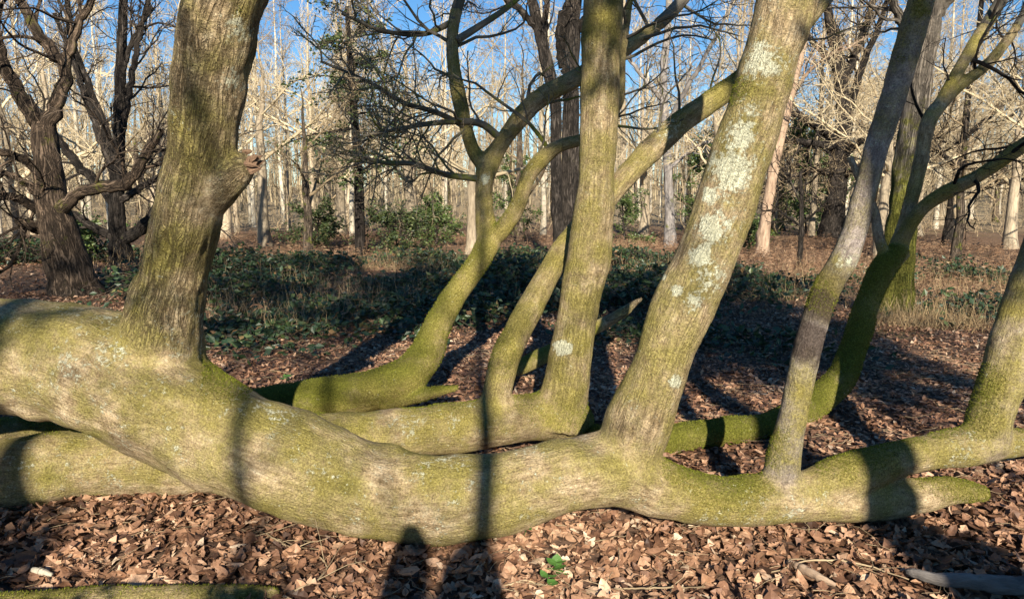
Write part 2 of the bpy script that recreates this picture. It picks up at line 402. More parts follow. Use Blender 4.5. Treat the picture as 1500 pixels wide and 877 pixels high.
# ------------------------------------------------------------------ ground
def gh(x, y):
    x = np.asarray(x, float); y = np.asarray(y, float)
    p = np.stack([x, y, np.zeros_like(x)], -1).reshape(-1, 3)
    d = np.hypot(p[:, 0], p[:, 1])
    h = 0.030*vnoise(p*[1.6, 1.6, 1], 3) + 0.014*vnoise(p*[5, 5, 1], 4)
    h = h + smooth(7, 22, d)*0.16*vnoise(p*[0.22, 0.22, 1], 5) + smooth(20, 60, d)*0.5*vnoise(p*[0.05, 0.05, 1], 6)
    h = h + smooth(55, 190, d)*4.5
    h = h + 0.30*np.exp(-((p[:, 0] + 9)**2/18 + (p[:, 1] - 14)**2/30))         # low bank on the left
    return h.reshape(x.shape)
def make_ground():
    a = np.linspace(-1, 1, 190); xs = 150*np.sinh(5.2*a)/np.sinh(5.2)
    b = np.linspace(-0.55, 1, 210); ys = 3.5 + 230*np.sinh(5.2*b)/np.sinh(5.2)
    X, Y = np.meshgrid(xs, ys); Z = gh(X, Y)
    V = np.stack([X, Y, Z], -1).reshape(-1, 3)
    i = np.arange(V.shape[0]).reshape(X.shape)
    Q = np.stack([i[:-1, :-1], i[:-1, 1:], i[1:, 1:], i[1:, :-1]], -1).reshape(-1, 4)
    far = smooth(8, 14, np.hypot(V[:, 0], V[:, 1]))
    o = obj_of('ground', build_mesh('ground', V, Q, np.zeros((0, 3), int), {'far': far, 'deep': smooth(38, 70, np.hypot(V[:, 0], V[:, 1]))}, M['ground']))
    tag(o, 'woodland floor of brown soil under leaf litter', None, None, 'structure')
    return o
ground = make_ground()

# ------------------------------------------------------------------ the sprawling tree: stems merged into one skin, then cut into parts
def skin_tree(name, label, cat, stems, voxel=0.0162, base=None, smooth_it=9, cut_top=3.15):
    """stems: list of dict(part, path[n,4], moss, furrow, pale)"""
    tmp = Geo(); sk = []; uppers = []
    for i, s in enumerate(stems):
        p = s['path']
        k_ = int(np.argmax(p[:, 2] > cut_top)) if (p[:, 2] > cut_top).any() else 0
        if k_ > 8: uppers.append(p[k_ - 3:]); p = p[:k_]; s['path'] = p      # plain tube from here on
        C = p[None, :, :3]; R = p[None, :, 3]
        V, Q, _ = tubes(C, R, 20, False)
        n = C.shape[1]
        cap0 = p[0, :3][None]; cap1 = p[-1, :3][None]
        Vc = np.vstack([V, cap0, cap1]); a, b2 = n*20, n*20 + 1
        T = [(a, (j + 1) % 20, j) for j in range(20)] + [(b2, (n - 1)*20 + j, (n - 1)*20 + (j + 1) % 20) for j in range(20)]
        tmp.add(Vc, Q, T)
        # parallel-transport frames for the bark coordinates
        t = norm(np.gradient(p[:, :3], axis=0)); N = np.zeros_like(t)
        v = np.cross(t[0], [0.31, 0.17, 0.93]); N[0] = v/np.linalg.norm(v)
        for j in range(1, len(t)):
            v = N[j - 1] - t[j]*np.dot(N[j - 1], t[j]); N[j] = v/np.linalg.norm(v)
        s_ = np.r_[0, np.cumsum(np.linalg.norm(np.diff(p[:, :3], axis=0), axis=1))]
        sk.append((p, t, N, np.cross(t, N), s_, np.full(len(p), i)))
    V, Q, T, A = tmp.merge()
    me = build_mesh('tmp', V, Q, T, {}, None)
    o = obj_of('tmp', me)
    md = o.modifiers.new('r', 'REMESH'); md.mode = 'VOXEL'; md.voxel_size = voxel; md.adaptivity = 0
    md2 = o.modifiers.new('s', 'SMOOTH'); md2.factor = 0.5; md2.iterations = smooth_it
    dg = bpy.context.evaluated_depsgraph_get()
    em = bpy.data.meshes.new_from_object(o.evaluated_get(dg))
    V = np.empty(len(em.vertices)*3, np.float32); em.vertices.foreach_get('co', V); V = V.reshape(-1, 3).astype(float)
    NV = np.empty(len(em.vertices)*3, np.float32); em.vertices.foreach_get('normal', NV); NV = NV.reshape(-1, 3).astype(float)
    nl = len(em.loops); li = np.empty(nl, np.int32); em.loops.foreach_get('vertex_index', li)
    Q = li.reshape(-1, 4)                       # voxel remesh gives quads only
    bpy.data.objects.remove(o); bpy.data.meshes.remove(em); bpy.data.meshes.remove(me)
    Pp = np.vstack([k[0] for k in sk]); Tt = np.vstack([k[1] for k in sk]); Nn = np.vstack([k[2] for k in sk])
    Bb = np.vstack([k[3] for k in sk]); Ss = np.concatenate([k[4] for k in sk]); Id = np.concatenate([k[5] for k in sk])
    near = np.empty(len(V), int); dst = np.empty((len(V), len(stems)))
    bounds = [int(np.argmax(Id == i)) for i in range(len(stems))]
    for c in range(0, len(V), 8000):
        d = np.linalg.norm(V[c:c + 8000, None, :] - Pp[None, :, :3], axis=2)/np.maximum(Pp[None, :, 3], 0.01)
        near[c:c + 8000] = np.argmin(d, 1); dst[c:c + 8000] = np.minimum.reduceat(d, bounds, axis=1)
    rel = V - Pp[near, :3]
    pid = Id[near]
    bk = np.stack([np.sum(rel*Nn[near], 1), np.sum(rel*Bb[near], 1), Ss[near] + np.sum(rel*Tt[near], 1)], 1) + pid[:, None]*7.3
    rad = Pp[near, 3]
    wts = np.exp(-(dst - dst.min(1, keepdims=True))/0.22); wts /= wts.sum(1, keepdims=True)
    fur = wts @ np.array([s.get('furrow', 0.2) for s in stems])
    mo = wts @ np.array([s.get('moss', 0.5) for s in stems])
    pa = wts @ np.array([s.get('pale', 0.0) for s in stems])
    disp = 0.11*rad*fbm(V*3.4, 2, 21) + 0.03*rad*fbm(V*9.0, 2, 24)
    dom = smooth(0.50, 0.92, wts.max(1))
    disp += dom*((0.0012 + 0.0060*fur)*fbm(bk*[34, 34, 7], 2, 31) + 0.0016*fbm(bk*[10, 10, 42], 2, 37))
    V = V + NV*disp[:, None]
    # moss likes upper sides, hollows of the skin and low places
    upn = NV[:, 2]
    moss = mo + 0.16*upn + 0.13*fbm(V*2.6, 3, 41)
    px, py = project(V)
    facing = NV[:, 1] < 0.15
    lich = np.zeros(len(V)); dark = np.zeros(len(V)); pale = pa + 0.12*fbm(V*3.0, 2, 44)
    for s_i, s in enumerate(stems):
        for (mx, my, mr, amt) in s.get('lichen', []):
            f = amt*np.exp(-((px - mx)**2 + (py - my)**2)/(mr*mr))*smooth(0.2, 0.6, wts[:, s_i])*facing
            lich = np.maximum(lich, f)
        for (mx, my, mr, amt) in s.get('dark_patch', []):  # near-black tone mixed into the bark at these patches
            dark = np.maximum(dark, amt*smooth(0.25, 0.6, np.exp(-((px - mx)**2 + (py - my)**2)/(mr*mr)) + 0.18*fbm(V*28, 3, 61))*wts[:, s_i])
        for (mx, my, mr, amt) in s.get('mossy', []):
            moss = moss + amt*np.exp(-((px - mx)**2 + (py - my)**2)/(mr*mr))*wts[:, s_i]
    pale = np.clip(pale, 0, 1)*smooth(0.0, 0.2, pa)
    # normals of the displaced skin
    fn = np.cross(V[Q[:, 2]] - V[Q[:, 0]], V[Q[:, 3]] - V[Q[:, 1]])
    VN = np.zeros_like(V)
    for j in range(4): np.add.at(VN, Q[:, j], fn)
    VN = norm(VN)
    if base is None: base = Pp[0, :3]*[1, 1, 0]
    root = empty(name, tuple(base)); tag(root, label, cat)
    fid = pid[Q[:, 0]]
    for i, s in enumerate(stems):
        q = Q[fid == i]
        if len(q) == 0: continue
        u, inv = np.unique(q.ravel(), return_inverse=True)
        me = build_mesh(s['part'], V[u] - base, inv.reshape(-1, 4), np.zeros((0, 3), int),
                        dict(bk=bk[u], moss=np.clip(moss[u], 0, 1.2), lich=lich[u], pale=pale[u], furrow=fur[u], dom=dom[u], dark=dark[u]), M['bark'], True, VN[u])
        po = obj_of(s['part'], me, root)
        if s.get('label'): po['label'] = s['label']
    for p in uppers:
        g = Geo(); tube_geo(g, p[None, :, :3], p[None, :, 3]*0.985, 14); geo_obj('upper_stem', g, M['beech'], root, True, base)
    return root, base, (V, VN, moss, Q)
def extend(p, top, n_extra=10, taper=0.55, drift=(0, 0)):
    """carry a traced stem on upwards, out of the picture"""
    d = p[-1, :3] - p[-4, :3]; d /= np.linalg.norm(d); L = top - p[-1, 2]
    ext = []
    for k in range(1, n_extra + 1):
        f = k/n_extra
        dd = d*(1 - f*0.4) + np.array([drift[0], drift[1], 0.8*f]); dd /= np.linalg.norm(dd)
        q = (ext[-1] if ext else p[-1])[:3] + dd*(L/n_extra)
        ext.append(np.r_[q, p[-1, 3]*(1 - (1 - taper)*f)])
    return catmull(np.vstack([p[::3], p[-1:], np.array(ext)]), len(p) + n_extra*2)
def crown_from(paths, root, base, K=5, t0=0.6, length=1.6, mats=('beech', 'twig'), ang=48, twig=0.0022, K2=7, K3=5, up=0.06, names=('branches', 'twigs')):
    n = 24
    C = np.stack([catmull(p, n)[:, :3] for p in paths]); R = np.stack([catmull(p, n)[:, 3] for p in paths])
    c1, r1, l1 = grow(C, R, K, t0, 1.0, length, ang, 9, 0.20, up, 0.5, twig*3, 0.4, 0.0, 0.018)
    c2, r2, l2 = grow(c1, r1, K2, 0.2, 1.0, l1*0.55, 45, 6, 0.22, up, 0.55, twig*1.5, 0.4)
    c3, r3, l3 = grow(c2, r2, K3, 0.15, 1.0, l2*0.6, 42, 3, 0.28, up*0.5, 0.6, twig, 0.4)
    g1 = Geo(); tube_geo(g1, c1, r1, 7); tube_geo(g1, c2, r2, 5)
    g2 = Geo(); tube_geo(g2, c3, r3, 3)
    br = geo_obj(names[0], g1, M[mats[0]], root, True, base); br['kind'] = 'stuff'
    tw = geo_obj(names[1], g2, M[mats[1]], root, True, base); tw['kind'] = 'stuff'

# front stem A lying from the left over the ground, with its upright stems
A_pix = [(-480, 690, 4.25, 118), (-330, 575, 4.05, 104), (-150, 515, 3.85, 90), (0, 517, 3.70, 84), (100, 530, 3.62, 84), (200, 566, 3.55, 88), (300, 622, 3.46, 80),
         (400, 668, 3.38, 73), (500, 706, 3.40, 72), (600, 730, 3.39, 68), (700, 724, 3.39, 62), (800, 702, 3.40, 57), (900, 690, 3.45, 55),
         (965, 716, 3.46, 43), (1050, 735, 3.46, 36), (1110, 733, 3.47, 38), (1180, 729, 3.50, 37), (1240, 729, 3.53, 33), (1300, 730, 3.58, 28), (1350, 725, 3.62, 25), (1395, 719, 3.66, 20), (1430, 722, 3.69, 15), (1446, 724, 3.70, 12)]
A = path(A_pix, 150)
t1 = path([(225, 580, 3.56, 50), (234, 530, 3.55, 62), (239, 490, 3.53, 60), (246, 440, 3.50, 52), (262, 370, 3.46, 47), (280, 290, 3.40, 48), (297, 200, 3.34, 48), (310, 110, 3.27, 50), (320, 40, 3.22, 53), (328, 0, 3.18, 54)], 50)
t1 = extend(t1, 6.5, 12, 0.6, (0.1, 0))
t1stub = path([(300, 285, 3.40, 38), (330, 262, 3.36, 30), (352, 246, 3.34, 22), (366, 240, 3.33, 15)], 14)
t3 = path([(905, 700, 3.47, 30), (918, 668, 3.46, 44), (935, 625, 3.45, 48), (950, 580, 3.45, 47), (975, 510, 3.45, 44), (1010, 430, 3.45, 44), (1060, 310, 3.46, 44), (1108, 160, 3.48, 44), (1152, 0, 3.50, 43)], 50)
t3 = extend(t3, 6.5, 12, 0.55, (-0.1, 0))
sap = path([(1138, 730, 3.49, 20), (1142, 705, 3.48, 27), (1147, 675, 3.48, 24), (1157, 630, 3.48, 21), (1170, 570, 3.49, 20), (1188, 490, 3.51, 20), (1213, 420, 3.53, 19), (1246, 360, 3.55, 19), (1262, 300, 3.57, 18), (1286, 210, 3.60, 18), (1318, 110, 3.63, 19), (1350, 0, 3.66, 18)], 56)
sap = extend(sap, 6.0, 10, 0.4, (0, 0))
fork = path([(1180, 722, 3.49, 30), (1230, 703, 3.50, 33), (1270, 686, 3.53, 29), (1310, 674, 3.57, 26), (1360, 663, 3.62, 26), (1410, 653, 3.66, 28), (1460, 649, 3.70, 24), (1510, 646, 3.74, 20), (1600, 640, 3.80, 17), (1700, 628, 3.9, 10)], 44)
rt = path([(1440, 655, 3.67, 30), (1450, 610, 3.69, 31), (1466, 560, 3.72, 29), (1484, 500, 3.75, 28), (1504, 430, 3.78, 27), (1540, 330, 3.84, 26), (1580, 200, 3.9, 25), (1620, 60, 3.95, 24)], 40)
rt = extend(rt, 5.5, 10, 0.5)
rt2 = path([(1468, 590, 3.70, 20), (1500, 540, 3.68, 17), (1540, 480, 3.66, 16), (1600, 380, 3.6, 14)], 20)
rt2 = extend(rt2, 3.5, 6, 0.4)
STEMS_A = [
    dict(part='trunk', path=A, moss=0.40, furrow=0.12, lichen=[(420, 590, 90, 0.30), (180, 520, 150, 0.22), (640, 700, 260, 0.16), (1150, 745, 160, 0.2)],
         mossy=[(1080, 715, 60, 0.35), (330, 570, 50, 0.15), (540, 790, 120, 0.1), (1000, 690, 40, 0.2), (1420, 715, 60, 0.4)]),
    dict(part='upright_stem', path=t1, moss=0.43, furrow=1.0, lichen=[(350, 45, 26, 0.5), (340, 120, 22, 0.35), (260, 160, 25, 0.25), (290, 500, 60, 0.35)],
         mossy=[(300, 230, 45, 0.3), (350, 20, 20, 0.35), (255, 380, 70, 0.15)]),
    dict(part='broken_branch_stub', path=t1stub, moss=0.22, furrow=0.9, label='snapped branch stub with splintered brown end'),
    dict(part='upright_stem', path=t3, moss=0.43, furrow=0.32, lichen=[(1075, 250, 36, 0.85), (1045, 330, 26, 0.8), (1120, 90, 40, 0.6), (1025, 375, 16, 1.1), (1040, 410, 26, 0.7), (992, 425, 8, 1.3),
         (1018, 440, 15, 0.8), (990, 558, 9, 1.2), (1040, 287, 12, 1.2), (1085, 200, 30, 0.8), (970, 405, 6, 0.9), (1100, 160, 25, 0.5)], mossy=[(1090, 130, 60, 0.2), (960, 560, 60, 0.15)]),
    dict(part='upright_stem', path=sap, dark_patch=[(1185, 500, 36, 0.9), (1205, 450, 30, 0.85), (1222, 410, 24, 0.5)], moss=0.34, furrow=0.15, pale=0.75, mossy=[(1185, 420, 45, 0.3), (1145, 660, 60, 0.3), (1160, 590, 50, 0.15), (1320, 85, 20, 0.35), (1355, 10, 26, 0.45), (1215, 440, 30, 0.3)], lichen=[(1285, 180, 60, 0.2), (1240, 380, 30, 0.3)]),
    dict(part='forked_limb', path=fork, moss=0.52, furrow=0.15, mossy=[(1250, 680, 50, 0.25)], lichen=[(1430, 675, 60, 0.3)]),
    dict(part='upright_stem', path=rt, moss=0.42, furrow=0.2, pale=0.35, mossy=[(1450, 570, 40, 0.3), (1440, 630, 40, 0.3)]),
    dict(part='upright_stem', path=rt2, moss=0.25, furrow=0.2, pale=0.4),
]
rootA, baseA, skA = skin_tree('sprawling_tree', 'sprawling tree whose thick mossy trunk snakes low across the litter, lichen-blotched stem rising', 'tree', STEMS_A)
crown_from([t1, t3, sap, rt], rootA, baseA, 5, 0.72, 1.7)

# second stem B on the ground behind A
B_pix = [(-450, 745, LY(745, 66), 66), (-200, 708, LY(708, 62), 62), (0, 697, LY(697, 57), 57), (120, 682, LY(682, 53), 53), (230, 678, LY(678, 48), 48), (330, 672, 3.98, 46), (430, 652, 4.15, 42), (520, 640, 4.28, 38),
         (620, 632, 4.40, 37), (700, 622, 4.52, 37), (770, 612, 4.62, 36), (830, 612, 4.70, 34), (858, 625, 4.75, 18)]
B = path(B_pix, 110)
t2 = path([(815, 625, 4.66, 40), (824, 585, 4.66, 36), (832, 535, 4.67, 33), (845, 460, 4.68, 32), (860, 385, 4.69, 32), (871, 300, 4.70, 29), (876, 220, 4.70, 29), (879, 130, 4.70, 29), (884, 0, 4.68, 28)], 50)
t2 = extend(t2, 7.0, 12, 0.5)
b1 = path([(720, 610, 4.55, 28), (728, 575, 4.57, 22), (737, 535, 4.62, 21), (752, 500, 4.70, 20), (778, 450, 4.82, 20), (802, 405, 4.95, 18), (826, 362, 5.08, 17), (864, 318, 5.18, 17), (905, 272, 5.26, 17), (950, 224, 5.32, 18), (1000, 178, 5.38, 17), (1060, 136, 5.45, 16), (1120, 90, 5.55, 15), (1190, 20, 5.7, 13), (1250, -60, 5.85, 11)], 70)
STEMS_B = [
    dict(part='trunk', path=B, moss=0.50, furrow=0.12, lichen=[(100, 720, 120, 0.2), (600, 650, 150, 0.15)], mossy=[(800, 610, 60, 0.2), (850, 625, 40, 0.4)]),
    dict(part='upright_stem', path=t2, moss=0.45, furrow=0.35, lichen=[(822, 508, 11, 1.5), (830, 510, 8, 1.4), (815, 506, 6, 1.3)], mossy=[(830, 590, 50, 0.15)]),
    dict(part='leaning_stem', path=b1, moss=0.48, furrow=0.25, mossy=[(735, 540, 40, 0.15)], lichen=[(990, 190, 30, 0.4)]),
]
rootB, baseB, skB = skin_tree('sprawling_tree', 'mossy trunk lying directly behind the snaking front trunk, with a white-marked upright stem', 'tree', STEMS_B)
crown_from([t2], rootB, baseB, 6, 0.65, 1.8)
crown_from([b1], rootB, baseB, 7, 0.45, 1.0, ('beech', 'twig'), 55, 0.0022, 5, 4, 0.03, ('side_branches', 'side_twigs'))

# third stem C further back, dark and mossy, forking at head height
C_pix = [(-300, 668, LY(668, 30), 30), (-100, 645, LY(645, 27), 27), (60, 632, LY(632, 26), 26), (250, 612, 5.15, 26), (400, 592, 5.35, 26), (470, 582, 5.42, 28), (540, 572, 5.45, 30), (590, 555, 5.48, 31), (622, 523, 5.55, 26), (640, 480, 5.65, 21), (660, 442, 5.75, 19), (690, 400, 5.86, 18), (712, 362, 5.95, 18), (722, 335, 6.0, 17)]
C_ = path(C_pix, 100)
cA = path([(714, 362, 5.96, 17), (711, 320, 6.0, 14), (709, 280, 6.05, 13), (714, 245, 6.1, 16), (735, 210, 6.15, 13), (768, 166, 6.2, 14), (800, 138, 6.25, 14), (850, 112, 6.3, 13), (905, 78, 6.4, 12), (955, 44, 6.5, 10), (1000, 0, 6.6, 9), (1060, -80, 6.8, 7)], 60)
cB = path([(716, 245, 6.1, 14), (696, 225, 6.1, 11), (683, 190, 6.12, 10), (672, 140, 6.15, 11), (664, 90, 6.2, 9), (664, 40, 6.25, 9), (680, -20, 6.3, 8), (720, -120, 6.4, 6)], 44)
cC = path([(718, 352, 5.97, 13), (738, 334, 5.92, 12), (758, 302, 5.88, 12), (772, 262, 5.84, 12), (794, 232, 5.8, 12), (820, 213, 5.76, 10), (860, 200, 5.7, 9), (905, 155, 5.66, 7), (912, 80, 5.62, 6), (925, -20, 5.6, 5)], 46)
cR = path([(560, 585, 5.42, 17), (610, 580, 5.40, 11), (645, 572, 5.42, 8), (672, 568, 5.45, 4)], 20)
cF = path([(668, 60, 6.22, 6), (700, 40, 6.3, 5), (745, 10, 6.4, 4), (790, -30, 6.5, 3)], 16)
STEMS_C = [
    dict(part='trunk', path=C_, moss=0.80, furrow=0.12, mossy=[(470, 580, 60, 0.2)]),
    dict(part='limb', path=cA, moss=0.52, furrow=0.25, lichen=[(711, 262, 9, 1.0)]),
    dict(part='limb', path=cB, moss=0.50, furrow=0.2),
    dict(part='limb', path=cC, moss=0.60, furrow=0.2),
    dict(part='root', path=cR, moss=0.95, furrow=0.1),
]
rootC, baseC, skC = skin_tree('sprawling_tree', 'green mossy stem curving up from the ground and forking beside the brambles', 'tree', STEMS_C, 0.0145, smooth_it=4)
cL = path([(700, 262, 6.06, 5), (650, 255, 6.0, 4.5), (605, 240, 5.95, 4), (560, 238, 5.9, 3.2), (520, 225, 5.85, 2.2)], 24)
cL2 = path([(690, 190, 6.12, 5), (640, 165, 6.0, 4), (590, 150, 5.9, 3.5), (540, 120, 5.8, 2.6), (470, 90, 5.7, 2)], 24)
cL3 = path([(730, 200, 6.14, 6), (700, 180, 6.1, 5.5), (640, 180, 6.0, 4), (580, 190, 5.9, 3), (530, 200, 5.85, 2)], 24)
cL4 = path([(668, 30, 6.25, 5), (620, 50, 6.2, 4), (560, 45, 6.1, 3), (500, 20, 6.0, 2)], 24)
def limb_parts(paths, root, base, mat, sides=8, name='limb'):
    for p in paths:
        g = Geo(); tube_geo(g, p[None, :, :3], p[None, :, 3], sides); geo_obj(name, g, M[mat], root, True, base)
limb_parts([cL, cL2, cL3, cL4, cF], rootC, baseC, 'beech')
crown_from([cA, cB, cC], rootC, baseC, 11, 0.3, 1.1, ('beech', 'twig'), 55, 0.0026, 6, 5, 0.02)
crown_from([cL, cL2, cL3, cL4], rootC, baseC, 13, 0.12, 0.9, ('beech', 'twig'), 48, 0.0026, 6, 5, 0.02, ('side_branches', 'side_twigs'))

# fourth stem D: very mossy low stem on the right that bends up into a forked tree
D_pix = [(820, 628, 4.95, 20), (900, 648, LY(648, 20), 20), (980, 643, LY(643, 22), 22), (1060, 632, LY(632, 21), 21), (1130, 622, LY(622, 20), 20), (1190, 594, 5.35, 21), (1232, 552, 5.5, 20), (1254, 500, 5.65, 18), (1272, 440, 5.8, 17), (1295, 392, 5.9, 18), (1318, 366, 6.0, 16)]
D = path(D_pix, 90)
dA = path([(1312, 376, 6.0, 16), (1324, 335, 6.05, 11), (1338, 280, 6.1, 10), (1350, 230, 6.15, 10), (1362, 175, 6.2, 11), (1400, 130, 6.3, 10), (1440, 100, 6.4, 8), (1475, 60, 6.5, 7), (1500, 20, 6.6, 6), (1540, -60, 6.7, 5)], 50)
dB = path([(1316, 362, 6.0, 12), (1345, 312, 5.95, 11), (1380, 285, 5.9, 11), (1430, 260, 5.85, 10), (1480, 226, 5.8, 10), (1530, 190, 5.75, 9), (1620, 120, 5.7, 7)], 36)
dC = path([(1300, 388, 5.92, 9), (1288, 350, 5.95, 7), (1280, 310, 6.0, 7), (1262, 270, 6.0, 6), (1245, 230, 6.05, 5)], 24)
dD = path([(1365, 172, 6.2, 9), (1400, 110, 6.3, 9), (1430, 60, 6.4, 9), (1455, 20, 6.45, 9), (1480, -30, 6.5, 8), (1500, -120, 6.6, 6)], 30)
STEMS_D = [
    dict(part='trunk', path=D, moss=0.95, furrow=0.1),
    dict(part='limb', path=dA, moss=0.25, furrow=0.3),
    dict(part='limb', path=dB, moss=0.62, furrow=0.2),
    dict(part='limb', path=dC, moss=0.15, furrow=0.2, pale=0.3),
    dict(part='limb', path=dD, moss=0.35, furrow=0.2),
]
rootD, baseD, skD = skin_tree('sprawling_tree', 'bright green mossy stem creeping along the litter, then bending upright and forking', 'tree', STEMS_D, 0.0145, smooth_it=4)
crown_from([dA, dB, dD], rootD, baseD, 10, 0.3, 1.0, ('oak_dark', 'twig_dark'), 55, 0.0026, 6, 5, 0.0)

# mossy fallen bough with a splintered brown end, behind the white-marked stem
E = path([(735, 548, 6.25, 9), (765, 536, 6.35, 12), (800, 518, 6.5, 12), (840, 500, 6.65, 10), (880, 476, 6.8, 8)], 40)
E2 = path([(876, 478, 6.8, 9), (905, 462, 6.88, 8), (930, 444, 6.95, 5), (941, 436, 7.0, 2)], 24)
rootE, baseE, _ = skin_tree('fallen_bough', 'short mossy bough on the ground with a bare splintered brown tip', 'bough', [dict(part='mossy_end', path=E, moss=0.9, furrow=0.1), dict(part='splintered_tip', path=E2, moss=-0.3, furrow=0.8)], 0.012)
# low mossy log in front
Fp = path([(-250, 930, 2.55, 40), (-60, 905, LY(905, 34), 34), (100, 888, LY(888, 28), 28), (230, 880, LY(880, 22), 22), (340, 872, LY(872, 16), 16), (410, 868, LY(868, 10), 9)], 60)
rootF, baseF, skF = skin_tree('fallen_log', 'low half-buried mossy log in the foreground leaf litter', 'log', [dict(part='log', path=Fp, moss=0.6, furrow=0.2)])

# moss tufts standing up from the mossiest skin
def moss_tufts(sk, root, base, count, lo=0.78, size=(0.006, 0.013)):
    V, VN, moss, Q = sk
    w = np.where((moss[Q[:, 0]] > lo), 1.0, 0.0)*(V[Q[:, 0], 2] < 4)
    if w.sum() < 10: return
    f = rng.choice(len(Q), count, p=w/w.sum())
    uv = rng.uniform(0, 1, (count, 2, 1))
    c = V[Q[f, 0]]*(1 - uv[:, 0]) + V[Q[f, 1]]*uv[:, 0]; c = c + (V[Q[f, 3]] - V[Q[f, 0]])*uv[:, 1]
    n = norm(VN[Q[f, 0]] + rng.normal(0, 0.45, (count, 3))); s = rng.uniform(*size, (count, 1))
    side = norm(np.cross(n, rng.normal(size=(count, 3))))*s*0.28
    T3 = np.stack([c - side - n*0.002, c + side - n*0.002, c + n*s], 1).reshape(-1, 3)
    tint = np.repeat(np.clip(rng.normal(0.5, 0.25, count), 0, 1), 3)
    g = Geo().add(T3, None, np.arange(count*3).reshape(-1, 3), tint=tint, lv=T3)
    o = geo_obj('moss', g, M['moss'], root, True, base); o['kind'] = 'stuff'
moss_tufts(skD, rootD, baseD, 26000, 0.8)
moss_tufts(skC, rootC, baseC, 26000, 0.72)
moss_tufts(skA, rootA, baseA, 30000, 0.66, (0.004, 0.009))
moss_tufts(skB, rootB, baseB, 24000, 0.66, (0.004, 0.010))
moss_tufts(skF, rootF, baseF, 6000, 0.6, (0.004, 0.010))

# splintered end of the snapped stub on the left stem
def splinters():
    g = Geo(); c, _ = P(366, 240, 3.33); ax = norm(P(372, 236, 3.325)[0] - P(340, 255, 3.35)[0])
    for k in range(16):
        o = rng.normal(0, 0.018, 3); d = norm(ax + rng.normal(0, 0.35, 3)); L = rng.uniform(0.02, 0.05)
        C = np.stack([c + o - d*0.03, c + o, c + o + d*L*0.6, c + o + d*L]); 
        tube_geo(g, C[None], np.array([[0.014, 0.012, 0.008, 0.001]]), 5)
    geo_obj('splinters', g, M['dead'], [c_ for c_ in rootA.children if c_.name.startswith('broken_branch_stub')][0], False, baseA)
splinters()

# ------------------------------------------------------------------ traced bare trees of the middle distance
def traced(name, label, trunk, limbs, mat='oak', tw='twig', K=7, length=2.2, twig=0.006, K2=7, K3=5, ang=50, up=0.05, t0=0.3, sides=12, roots=True, group=None):
    tr = path(trunk, 40); b = np.array([tr[0, 0], tr[0, 1], 0.0])
    b[2] = gh(np.array([b[0]]), np.array([b[1]]))[0]
    root = empty(name, tuple(b)); tag(root, label, 'tree', group)
    tr[0, 2] = min(tr[0, 2], b[2]) - 0.15
    tr[:6, 3] *= np.array([1.5, 1.32, 1.2, 1.12, 1.06, 1.02])
    tf = catmull(tr, 90)
    g = Geo(); V, Q, bk = tubes(tf[None, :, :3], tf[None, :, 3], 22)
    ctr = np.repeat(tf[:, :3], 22, 0); rr = np.repeat(tf[:, 3], 22)[:, None]
    lump = 0.16*fbm(V/np.maximum(rr.mean(), 0.05)*[1.1, 1.1, 0.45], 3, 51) + 0.07*fbm(bk/rr.mean()*[5, 5, 0.9], 2, 55)
    g.add(ctr + (V - ctr)*(1 + lump[:, None]), Q, bk=bk)
    geo_obj('trunk', g, M[mat], root, True, b)
    P_ = [tr]
    for l in limbs:
        p = path(l, 30); P_.append(p)
        # knees and kinks of an old limb
        p[2:, :3] += 0.2*p[2:, 3:4]*rng.normal(0, 1, (28, 3))
        g = Geo(); tube_geo(g, p[None, :, :3], p[None, :, 3], 8)
        geo_obj('limb', g, M[mat], root, True, b)
    crown_from(P_[1:] if len(P_) > 1 else P_, root, b, K, t0, length, (mat, tw), ang, twig, K2, K3, up)
    return root
Y1 = 11.0
traced('oak_tree', 'gnarled old oak with peeling dark trunk and a mossy side limb near the low bank',
    [(112, 440, Y1, 30), (102, 395, Y1, 29), (88, 345, Y1, 27), (76, 300, Y1, 23), (72, 250, Y1, 19), (66, 205, Y1, 17), (64, 180, Y1, 15)],
    [[(70, 195, Y1, 14), (48, 168, Y1, 11), (18, 122, Y1, 10), (0, 75, Y1, 9), (-12, 10, Y1, 8), (-30, -80, Y1, 6)],
     [(66, 190, Y1, 13), (84, 150, Y1, 11), (97, 100, Y1, 9), (76, 76, Y1, 9), (52, 42, Y1, 8), (30, 0, Y1, 7), (0, -60, Y1, 5)],
     [(95, 105, Y1, 8), (106, 60, Y1, 7), (120, 25, Y1, 6), (138, -5, Y1, 5), (160, -80, Y1, 4)],
     [(90, 305, 10.9, 11), (110, 290, 10.8, 9), (132, 277, 10.7, 9), (172, 271, 10.6, 9), (195, 256, 10.5, 8), (216, 222, 10.4, 7), (236, 192, 10.3, 4)],
     [(60, 252, Y1, 8), (28, 230, 10.8, 6), (0, 221, 10.6, 5), (-60, 200, 10.4, 4)],
     [(64, 288, Y1, 7), (28, 262, 10.8, 5), (0, 250, 10.7, 4), (-50, 230, 10.6, 3)],
     [(62, 312, Y1, 8), (32, 293, 10.8, 6), (0, 285, 10.6, 5), (-60, 270, 10.5, 3)],
     [(60, 335, Y1, 9), (38, 328, 10.9, 7), (22, 322, 10.85, 3)]],
    'oak_shaded', 'twig_dark', 7, 2.0, 0.005, 7, 5)
Y2 = 15.0
